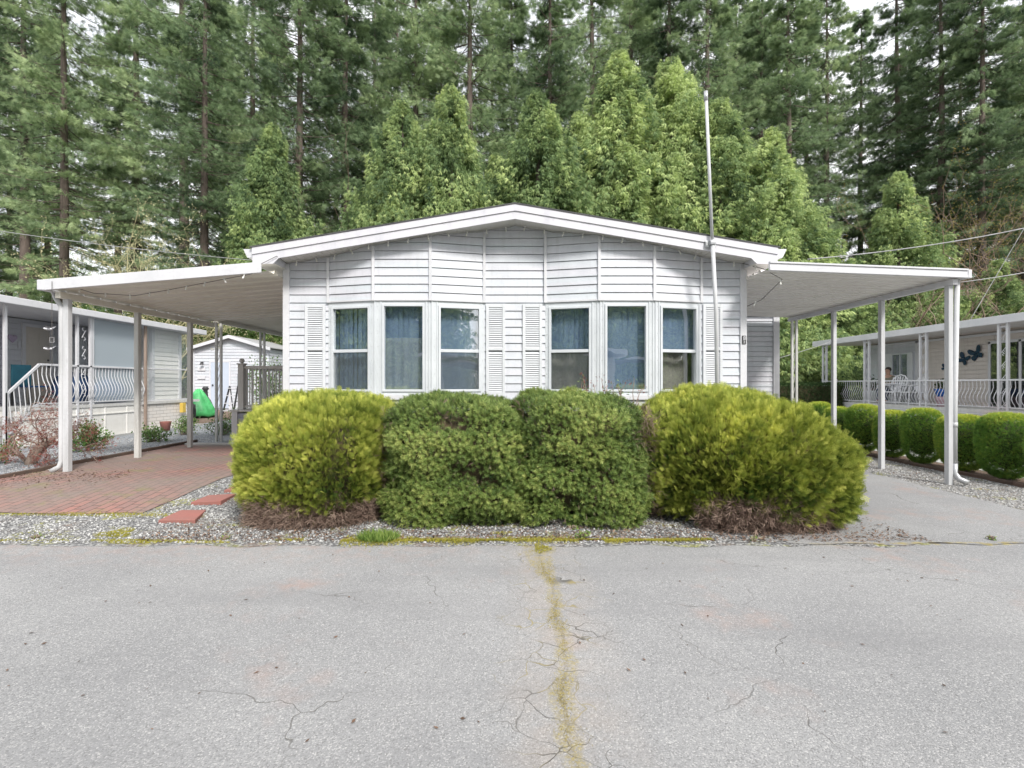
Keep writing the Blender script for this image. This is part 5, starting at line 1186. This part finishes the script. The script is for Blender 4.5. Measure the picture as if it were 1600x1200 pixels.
def resample(pl, step):
    out = []; acc = step*.5
    for a, b in zip(pl[:-1], pl[1:]):
        a, b = Vector(a), Vector(b); l = (b-a).length
        while acc < l: out.append(a+(b-a)*(acc/l)); acc += step
        acc -= l
    return out
for i, q in enumerate(resample(path, .31)+resample(cp[:7], .34)+resample(rc, .5)):
    o = b0 if i == 0 else b0.copy()
    if i: COL.objects.link(o); o.parent = sg
    o.location = Vector(q)-origin(sg); o.rotation_euler = (rng.uniform(-.5,.5), rng.uniform(-.5,.5), 0)
def wire(name, pts_, label, r=.012, sag=0.0, m='wire'):
    a, b = Vector(pts_[0]), Vector(pts_[-1]); q = [a+(b-a)*(k/16)-Vector((0,0,sag*4*(k/16)*(1-k/16))) for k in range(17)]
    return tag(MB().tube(q, r, 6).build(name, M[m], None, True), label, 'cable')
wire('power_cable', [P(-60,352,14), P(400,407,15.5)], 'thin pale cable crossing the trees left of the home', .009, .08)
wire('power_cable', [P(1262,405,12), P(1680,338,14)], 'twisted cable rising right from the roof over the right carport', .013, .15)
wire('guy_wire', [P(1513,505,14.5), P(1660,255,14.5)], 'steep thin wire climbing out of the photo at the right edge', .008)
wire('power_cable', [P(1500,441,13), P(1700,405,13)], 'lower thin cable behind the right carport corner', .010, .05)
wire('power_cable', [P(1215,560,17), P(1310,530,17)], 'thin cable running low between storage room and the right neighbour roof', .010, .02)
wc = empty('wind_chime', (-6.82, 7.19, 2.9), 'hanging string with two white birds and small square frame under the left carport corner', 'wind chime')
xw, yw = -6.80, 7.19; MB().tube([(xw,yw,CZ+1.52),(xw,yw,CZ+.25)], .004, 5).build('string', M['wire_dark'], wc)
for py in (514, 545):
    z = CZ+(600-py)*7.19/FP
    bb = MB(); bb.ball((xw-.05,yw,z), .03, 10, 6, (1.9,.7,.6)); bb.ball((xw-.11,yw,z+.008), .015, 8, 6); bb.add([(xw-.06,yw-.01,z+.01),(xw-.02,yw-.09,z+.05),(xw-.0,yw-.02,z+.01)], [(0,1,2),(2,1,0)]); bb.add([(xw-.06,yw+.01,z+.01),(xw-.02,yw+.09,z+.05),(xw-.0,yw+.02,z+.01)], [(0,1,2),(2,1,0)])
    bb.build('bird', M['trim'], wc, True)
z = CZ+(600-531)*7.19/FP; MB().box(xw-.03,xw+.03,yw-.004,yw+.004,z+.034,z+.04).box(xw-.03,xw+.03,yw-.004,yw+.004,z-.04,z-.034).box(xw-.034,xw-.028,yw-.004,yw+.004,z-.04,z+.04).box(xw+.028,xw+.034,yw-.004,yw+.004,z-.04,z+.04).build('square_frame', M['wire'], wc)

# ------------------------------------------------------------------ person on the right deck
M['skin'] = paint('skin', (.50,.30,.22), (.46,.27,.20), .6, 8); M['shirt'] = paint('shirt_olive', (.24,.22,.17), (.19,.18,.13), .8, 8)
M['hair'] = paint('hair_dark', (.05,.035,.03), (.03,.02,.02), .7, 20); M['jeans'] = paint('jeans', (.05,.07,.12), (.04,.05,.09), .8, 10)
def person(x, y, z, rz):
    root = empty('person', (0,0,0), 'person with dark hair in an olive top sitting on the right deck behind the railing', 'person')
    J = {'pelvis':(0,0,.50,.15),'belly':(0,-.02,.66,.135),'chest':(0,-.03,.86,.15),'neck':(0,-.02,1.03,.055),'head0':(0,.0,1.10,.07),'head1':(0,.01,1.20,.092),'head2':(0,.0,1.28,.07),
      'shl':(-.17,-.03,.96,.06),'ell':(-.22,.03,.72,.045),'wrl':(-.10,.24,.70,.03),'hdl':(-.07,.31,.71,.032),'shr':(.17,-.03,.96,.06),'elr':(.22,.03,.72,.045),'wrr':(.08,.24,.76,.03),'hdr':(.06,.30,.79,.032),
      'hpl':(-.10,.04,.50,.09),'knl':(-.13,.42,.50,.06),'ankl':(-.13,.44,.08,.04),'ftl':(-.13,.58,.04,.035),'hpr':(.10,.04,.50,.09),'knr':(.13,.42,.50,.06),'ankr':(.13,.44,.08,.04),'ftr':(.13,.58,.04,.035)}
    E = [('pelvis','belly'),('belly','chest'),('chest','neck'),('neck','head0'),('head0','head1'),('head1','head2'),('chest','shl'),('shl','ell'),('ell','wrl'),('wrl','hdl'),('chest','shr'),('shr','elr'),('elr','wrr'),('wrr','hdr'),
      ('pelvis','hpl'),('hpl','knl'),('knl','ankl'),('ankl','ftl'),('pelvis','hpr'),('hpr','knr'),('knr','ankr'),('ankr','ftr')]
    for sd_, hx in (('l',-1),('r',1)):
        hnd = J['hd'+sd_]
        for k in range(5):
            a = (k-2)*.35; n1 = f'f{sd_}{k}a'; n2 = f'f{sd_}{k}b'; l = (.035,.045,.048,.044,.03)[k]
            J[n1] = (hnd[0]+sin(a)*.03, hnd[1]+.02+cos(a)*l*.5, hnd[2], .009); J[n2] = (hnd[0]+sin(a)*.045, hnd[1]+.02+cos(a)*l, hnd[2]-.02, .007)
            E += [('hd'+sd_, n1), (n1, n2)]
    nm = list(J); me = bpy.data.meshes.new('body'); me.from_pydata([J[k][:3] for k in nm], [(nm.index(a), nm.index(b)) for a, b in E], []); me.update()
    o = bpy.data.objects.new('body', me); COL.objects.link(o); o.parent = root
    sk = o.modifiers.new('skin', 'SKIN'); sk.use_smooth_shade = True
    for i, k in enumerate(nm): me.skin_vertices[0].data[i].radius = (J[k][3],)*2
    me.skin_vertices[0].data[0].use_root = True
    ss = o.modifiers.new('sub', 'SUBSURF'); ss.levels = 1; ss.render_levels = 2
    me.materials.append(M['skin'])
    def shell(name, keys, edges, grow, m):
        me2 = bpy.data.meshes.new(name); me2.from_pydata([J[k][:3] for k in keys], [(keys.index(a), keys.index(b)) for a, b in edges], []); o2 = bpy.data.objects.new(name, me2); COL.objects.link(o2); o2.parent = root
        o2.modifiers.new('skin', 'SKIN').use_smooth_shade = True
        for i, k in enumerate(keys): me2.skin_vertices[0].data[i].radius = (J[k][3]*grow,)*2
        me2.skin_vertices[0].data[0].use_root = True
        o2.modifiers.new('sub', 'SUBSURF').render_levels = 2; me2.materials.append(m)
    shell('shirt', ['pelvis','belly','chest','shl','ell','shr','elr'], [('pelvis','belly'),('belly','chest'),('chest','shl'),('shl','ell'),('chest','shr'),('shr','elr')], 1.15, M['shirt'])
    shell('trousers', ['pelvis','hpl','knl','ankl','hpr','knr','ankr'], [('pelvis','hpl'),('hpl','knl'),('knl','ankl'),('pelvis','hpr'),('hpr','knr'),('knr','ankr')], 1.13, M['jeans'])
    MB().ball((0,-.025,1.235), .098, 16, 10, (1,1.02,1)).build('hair', M['hair'], root, True)
    s = MB().ball((0,.10,1.185), .016, 8, 6, (1,1.2,1.4)).ball((-.033,.087,1.215), .009, 6, 5).ball((.033,.087,1.215), .009, 6, 5); s.build('face', M['skin'], root, True)
    root.location = (x, y, z); root.rotation_euler = (0,0,rz)
person(13.95, 18.05, FR+.0, R(120))
ch = resin_chair(13.98, 18.06, R(-60), 'white garden chair the person on the right deck is sitting on')

# ------------------------------------------------------------------ trees
def cedar_mesh(seed, H=18., Rm=4.2):
    r = np.random.default_rng(seed+900); parts = [cedar_lobe(seed, H, Rm*.92, 430)]
    for k in range(3):
        a = r.uniform(0, 6.28); V, F, T_ = cedar_lobe(seed+10*k+7, H*r.uniform(.58,.88), Rm*r.uniform(.5,.72), 150); V = V+np.array([cos(a), sin(a), 0])*r.uniform(.9,2.0); parts.append((V, F, T_))
    return merge(parts)
def cedar_lobe(seed, H, Rm, nb):
    r = np.random.default_rng(seed)
    z = .3+(H-.4)*r.uniform(0,1,nb)**.95; az = r.uniform(0,2*pi,nb)
    env = Rm*(1-z/H)**.80*(1+.20*np.sin(az*3+seed)+.12*np.sin(az*5+z*.9)+r.normal(size=nb)*.19)+.14
    per = 112; t_ = 1-.60*r.uniform(0,1,(nb,per))**1.9
    L_ = env[:,None]; rr = L_*t_; q = r.uniform(0,1,(nb,per))
    lat = r.normal(size=(nb,per))*(.07+.085*L_)*(1.15-.4*q)
    zz = z[:,None] + .42*L_*t_**2 - .08*L_*t_ - q*(.35+.75*np.minimum(L_,1.2))*(.35+.65*t_)
    ca, sa = np.cos(az)[:,None], np.sin(az)[:,None]
    pos = np.stack([ca*rr-sa*lat, sa*rr+ca*lat, zz], -1).reshape(-1,3)
    keep = pos[:,2] > .1; n = len(pos)
    out = np.stack([np.repeat(ca,per,1), np.repeat(sa,per,1), np.zeros((nb,per))], -1).reshape(-1,3)
    d_ = unit(out*.55+np.array([0,0,-1.0])+r.normal(size=(n,3))*.24)
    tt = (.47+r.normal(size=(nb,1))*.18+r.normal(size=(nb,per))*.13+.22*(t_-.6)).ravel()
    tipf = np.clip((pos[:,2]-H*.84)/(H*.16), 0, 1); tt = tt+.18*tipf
    sz = r.uniform(.18,.40,n)*(1-.45*tipf)
    V, F, T_ = scatter(SPR5[0], SPR5[1], pos[keep], d_[keep], unit(r.normal(size=(keep.sum(),3))), sz[keep], tt[keep], SPR5[2]*1.3)
    return V, F, T_
def fir_mesh(seed, H=40., zb_=9., Lm=4.6, nb=330):
    r = np.random.default_rng(seed)
    z = zb_+(H-zb_-.4)*r.uniform(0,1,nb)**1.0; az = r.uniform(0,2*pi,nb); h = (z-zb_)/(H-zb_)
    L0 = Lm*(1-h)**.55*(.55+.45*np.clip(h/.18,0,1))*r.uniform(.35,1.25,nb)+.35
    per = 92; t_ = .15+.85*r.uniform(0,1,(nb,per))**.75; L_ = L0[:,None]
    lat = r.normal(size=(nb,per))*.17*L_*(1.15-t_)+r.normal(size=(nb,per))*.06
    zz = z[:,None]-.34*L_*t_+.20*L_*t_**2 - r.uniform(0,.30,(nb,per))**1.3
    ca, sa = np.cos(az)[:,None], np.sin(az)[:,None]
    pos = np.stack([ca*L_*t_-sa*lat, sa*L_*t_+ca*lat, zz], -1).reshape(-1,3); n = len(pos)
    out = np.stack([ca-sa*np.sign(lat)*.8, sa+ca*np.sign(lat)*.8, -.25+0*lat], -1).reshape(-1,3)
    d_ = unit(out+r.normal(size=(n,3))*.3)
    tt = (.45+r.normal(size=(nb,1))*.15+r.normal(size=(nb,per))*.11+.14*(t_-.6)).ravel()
    V, F, T_ = scatter(SPR4[0], SPR4[1], pos, d_, unit(r.normal(size=(n,3))), r.uniform(.28,.55,n), tt, SPR4[2])
    return V, F, T_, (z, az, L0)
def tree_trunk(parent, H, r0, br_=None, seed=0, lean=.0):
    r = np.random.default_rng(seed); tb = MB(); k_ = 14
    tb.tube([(lean*t_*H*.05*sin(t_*2+seed)+.05*sin(seed+t_*9), .05*cos(seed+t_*7), t_*H-.5) for t_ in np.linspace(0,1,k_)], [r0*(1-.93*t_)**.8*(1.25 if i == 0 else 1) for i, t_ in enumerate(np.linspace(0,1,k_))], 10)
    if br_ is not None:
        z, az, L0 = br_
        for i in range(len(z)):
            l = L0[i]*.85; c_, s_ = cos(az[i]), sin(az[i]); tb.tube([(0,0,z[i]),(c_*l*.5,s_*l*.5,z[i]-.34*l*.5+.05*l),(c_*l,s_*l,z[i]-.14*l)], [.045,.03,.01], 3, False)
    return tb
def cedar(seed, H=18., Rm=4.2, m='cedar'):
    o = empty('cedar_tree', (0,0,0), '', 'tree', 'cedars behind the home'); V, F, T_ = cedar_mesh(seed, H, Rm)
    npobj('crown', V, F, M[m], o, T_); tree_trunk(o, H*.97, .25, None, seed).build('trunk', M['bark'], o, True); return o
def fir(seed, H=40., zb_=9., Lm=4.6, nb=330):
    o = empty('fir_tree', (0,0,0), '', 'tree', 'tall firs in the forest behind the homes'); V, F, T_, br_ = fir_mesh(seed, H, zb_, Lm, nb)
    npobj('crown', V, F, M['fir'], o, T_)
    dz = np.random.default_rng(seed+5); nd = 36; zz = dz.uniform(3, zb_, nd)
    br2 = (np.concatenate([br_[0], zz]), np.concatenate([br_[1], dz.uniform(0,6.28,nd)]), np.concatenate([br_[2], dz.uniform(.5,2.0,nd)]))
    tree_trunk(o, H*.985, .40, br2, seed).build('trunk', M['bark'], o, True); return o
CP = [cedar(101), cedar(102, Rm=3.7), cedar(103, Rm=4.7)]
FPT = [fir(201, 40, 9, 5.3, 270), fir(202, 40, 13, 5.2, 200), fir(203, 40, 6, 6.2, 310), fir(204, 40, 11, 4.6, 230)]
used = {}
def place(protos_, i, x, y, H, H0, wscale, label, rot, group=None):
    p = protos_[i % len(protos_)]; o = p if id(p) not in used else copy_tree(p); used[id(p)] = 1
    o.location = (x, y, G(x,y)-.1); k = H/H0; o.scale = (k*wscale, k*wscale, k); o.rotation_euler = (0,0,rot); o['label'] = label
    if group: o['group'] = group
    return o
ced = [(425,188,30,1.05,'isolated pointed yellow-green cedar just left of the home roof'),
 (575,300,29,1.0,'short cedar at the left end of the cedar row, behind the left roof slope'),
 (628,150,28,1.05,'narrow cedar, second spire from the left in the row behind the roof'),
 (703,128,27.5,1.08,'sharp-topped cedar left of the roof ridge'),
 (775,235,29,1.1,'lower cedar filling the gap just left of the roof ridge'),
 (840,138,28,1.15,'broad cedar directly above the roof ridge'),
 (905,170,30,1.15,'cedar close behind the right side of the ridge, partly hidden'),
 (968,75,30,1.25,'tallest cedar of the row, above the right roof slope'),
 (1048,85,31,1.2,'tall cedar just left of the white mast pole'),
 (1125,150,28,1.25,'cedar directly behind the white mast pole'),
 (1205,195,27,1.3,'full cedar right of the mast pole, above the right eave'),
 (1262,320,26.5,1.45,'low wide cedar behind the right carport'),
 (1405,262,29,1.15,'dark cedar standing apart above the right neighbour roof'),
 (1345,440,25,1.5,'low bushy cedar behind the middle of the right carport'),
 (1475,430,27,1.4,'low bushy cedar above the right neighbour gutter'),
 (1560,400,26,1.3,'low spreading cedar at the right photo edge')]
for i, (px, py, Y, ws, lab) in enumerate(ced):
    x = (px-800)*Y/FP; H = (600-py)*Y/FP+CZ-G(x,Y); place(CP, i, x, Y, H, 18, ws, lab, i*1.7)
fl = [(-30,45,42),(38,44,44),(100,38,42),(212,43,45),(286,39,43),(395,45,44),(468,42,45),(540,46,46),(585,54,46),(650,47,47),(735,44,45),(800,52,48),(860,46,45),(925,50,50),(985,54,54),(1045,48,47),(1105,45,43),(1150,56,50),
 (1190,52,42),(1232,44,40),(1292,49,43),(1402,50,46),(1470,44,41),(1535,40,40),(1600,46,42),(1650,40,41),
 (15,62,46),(75,66,48),(185,66,48),(350,62,48),(525,70,52),(690,70,54),(860,70,56),(1130,68,52),(1180,60,48),(1345,60,47),(1500,62,46),(1590,66,48),(1660,60,46),(430,64,48),(620,66,54),(770,66,54),(1000,66,56),(1260,62,48),(1420,64,46),
 (320,30,30),(-110,46,43),(1720,46,43)]
ORD = ['first','second','third','fourth','fifth','sixth','seventh','eighth','ninth','tenth','eleventh','twelfth','thirteenth','fourteenth','fifteenth','sixteenth','seventeenth','eighteenth','nineteenth','twentieth']
firlab = {}
for nm_, sel in (('nearer left', lambda t: t[1] < 57 and t[0] < 500), ('nearer middle', lambda t: t[1] < 57 and 500 <= t[0] < 1100), ('nearer right', lambda t: t[1] < 57 and t[0] >= 1100), ('rear left', lambda t: t[1] >= 57 and t[0] < 800), ('rear right', lambda t: t[1] >= 57 and t[0] >= 800)):
    for k, j in enumerate(sorted([j for j, t in enumerate(fl) if sel(t)], key=lambda j: fl[j][0])): firlab[j] = ORD[k]+' tall fir from the left in the '+nm_+' part of the forest row'
special = {fl.index((286,39,43)):'fir with a bare pale lower trunk, above the pale budding shrub on the left', fl.index((100,38,42)):'fir with a thick dark trunk rising behind the left porch roof', fl.index((1470,44,41)):'fir with a thin see-through crown near the right edge', fl.index((320,30,30)):'shorter nearer fir standing before the others on the left'}
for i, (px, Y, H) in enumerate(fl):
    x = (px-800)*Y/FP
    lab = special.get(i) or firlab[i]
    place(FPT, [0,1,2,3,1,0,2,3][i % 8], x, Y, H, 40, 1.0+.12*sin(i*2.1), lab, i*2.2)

# pale budding shrub left, brown bare shrub right
def bare_shrub(name, x, y, h, r, n, m, label, leafm=None, seed=0):
    z0 = G(x,y); o = empty(name, (x,y,z0), label, 'shrub'); rr = np.random.default_rng(seed); b_ = MB(); tips_ = []
    def grow(p, d_, l, rad, dep):
        q = [np.array(p)]; d_ = np.array(d_, float)
        for k in range(3):
            d_ = d_+rr.normal(size=3)*.22+np.array([0,0,.06]); d_ /= np.linalg.norm(d_); q.append(q[-1]+d_*l/3)
        b_.tube(q, [rad, rad*.85, rad*.7, rad*.5], 4, False)
        if dep >= 2: tips_.extend(q[1:])
        if dep < 4:
            for k in range(3): grow(q[1+k % 3], d_+rr.normal(size=3)*.65, l*.62, rad*.55, dep+1)
    for k in range(n):
        a = rr.uniform(0,2*pi); grow((x+rr.normal()*.3, y+rr.normal()*.3, z0), (cos(a)*r/h*1.1, sin(a)*r/h*1.1, 1), h*.55, .05, 0)
    tt = MB; V = np.array(b_.v); ob = npobj('branches', V, np.array(b_.f), M[m], o, np.full(len(V), .7)+rr.normal(size=len(V))*.1)
    if leafm:
        tp = np.repeat(np.array(tips_), 3, 0); tp = tp+rr.normal(size=tp.shape)*.10; k = len(tp)
        V, F, t2 = scatter(LEAF[0], LEAF[1], tp, unit(rr.normal(size=(k,3))), unit(rr.normal(size=(k,3))), rr.uniform(.05,.10,k), rr.uniform(.3,1,k), LEAF[2]); npobj('buds', V, F, M[leafm], o, t2)
    return o
bare_shrub('budding_shrub', (250-800)*24/FP, 24, 8.8, 1.5, 10, 'twig_pale', 'pale budding deciduous shrub behind the left carport roof', 'twig_pale', 1)
bare_shrub('bare_shrub', (1455-800)*25/FP, 25, 8.2, 2.2, 8, 'twig_brown', 'brown leafless shrub behind the outer corner of the right carport', None, 2)
M['autumn'] = foliage('yellow_brown_leaf', (.14,.10,.02), (.32,.25,.06), (.48,.38,.10), .6, .3)
bare_shrub('bare_tree', (1555-800)*30/FP, 30, 14.5, 4.0, 7, 'twig_brown', 'thin tree with yellow-brown leaves near the right photo edge', 'autumn', 3)
bare_shrub('bare_tree', (515-800)*34/FP, 34, 14.5, 2.0, 4, 'twig_brown', 'thin brown leafless tree between isolated cedar and the cedar row', None, 4)

# undergrowth masses: uncountable
def mass(name, x0, x1, y0, y1, h, n, m, label, seed, leaf=(.12,.28)):
    r = np.random.default_rng(seed); x = r.uniform(x0,x1,n); y = r.uniform(y0,y1,n)
    p2 = np.stack([x,y,x*0],1); hh = h*(.72+.34*noise3(p2, .9, seed)+.12*noise3(p2, 3, seed+1)); z = gh(x,y)+hh*(1-r.uniform(0,1,n)**2*.75)
    nr = unit(r.normal(size=(n,3))+np.array([0,-.5,.6]))
    V, F, tt = scatter(SPR3[0], SPR3[1], np.stack([x,y,z],1), nr, unit(r.normal(size=(n,3))), r.uniform(leaf[0],leaf[1],n), .45+.2*noise3(p2, 1.4, seed+2)+r.normal(size=n)*.16, SPR3[2])
    return tag(npobj(name, V, F, M[m], None, tt), label, 'undergrowth', None, 'stuff')
mass('bramble_bank', -30, -9.5, 25.5, 28, 5.4, 42000, 'under', 'green bramble and ivy bank behind the left homes', 1)
mass('undergrowth', -60, -8, 33, 52, 4.8, 60000, 'under', 'low leafy undergrowth on the forest floor at left', 2, (.18,.4))
mass('undergrowth', 8, 60, 31, 50, 6.5, 60000, 'under', 'leafy undergrowth on the forest floor at right', 3, (.18,.4))
mass('far_woods', -95, 95, 84, 96, 24, 90000, 'fir', 'far dark woods seen between the trunks', 4, (.5,1.0))
mass('shrub_bank', 12, 32, 24.5, 27, 5.0, 34000, 'under', 'green shrub bank behind the right neighbour home', 5)

# ------------------------------------------------------------------ across the road (seen in the window glass)
op = empty('mobile_home', (-1, -14, 0), 'white mobile home across the road, seen only mirrored in the windows', 'house')
s = MB(); siding(s, (5.5,-11), (-4.5,-11), .2, 3.0, 3.0, .2); siding(s, (-4.5,-11), (-4.5,-22), .2, 3.0, 3.0, .2); siding(s, (5.5,-22), (5.5,-11), .2, 3, 3, .2); s.build('wall', M['siding_cream'], op)
s = MB(); s.prism([(-5.0,3.0),(.5,3.9),(6.0,3.0),(6.0,3.2),(.5,4.1),(-5.0,3.2)], -22, -10.4); s.build('roof', M['trim'], op)
for x in (-2.9, 3.0): wf = MB().box(x-.8, x+.8, -11.0, -10.95, 1.3, 2.6).build('window', M['frame'], op); MB().box(x-.72, x+.72, -10.95, -10.94, 1.38, 2.52).build('pane', M['unlit_room'], wf)  # solid panes painted with the dark of the rooms
MB().box(5.9, 10.5, -18, -10.2, 2.7, 2.85).build('awning', M['trim'], op)
for k, (x, y, H) in enumerate(((-20,-8,16),(-10,-24,20),(9,-25,17),(19,-8,15))):  # outer two added to darken sky reflections in the angled bay panes
    place(CP, k, x, y, H, 18, 1.1, ['added far left','left','right','added far right'][k]+' cedar across the road, seen only mirrored in the windows', k*2, 'cedars across the road')
for k, (x, y, H) in enumerate(((-24,-34,34),(-14,-38,38),(-4,-36,36),(5,-40,38),(14,-36,36),(24,-34,35))):
    place(FPT, k, x, y, H, 40, 1.1, ['first','second','third','fourth','fifth','sixth'][k]+' fir from the left across the road, seen only mirrored', k*2, 'firs across the road')
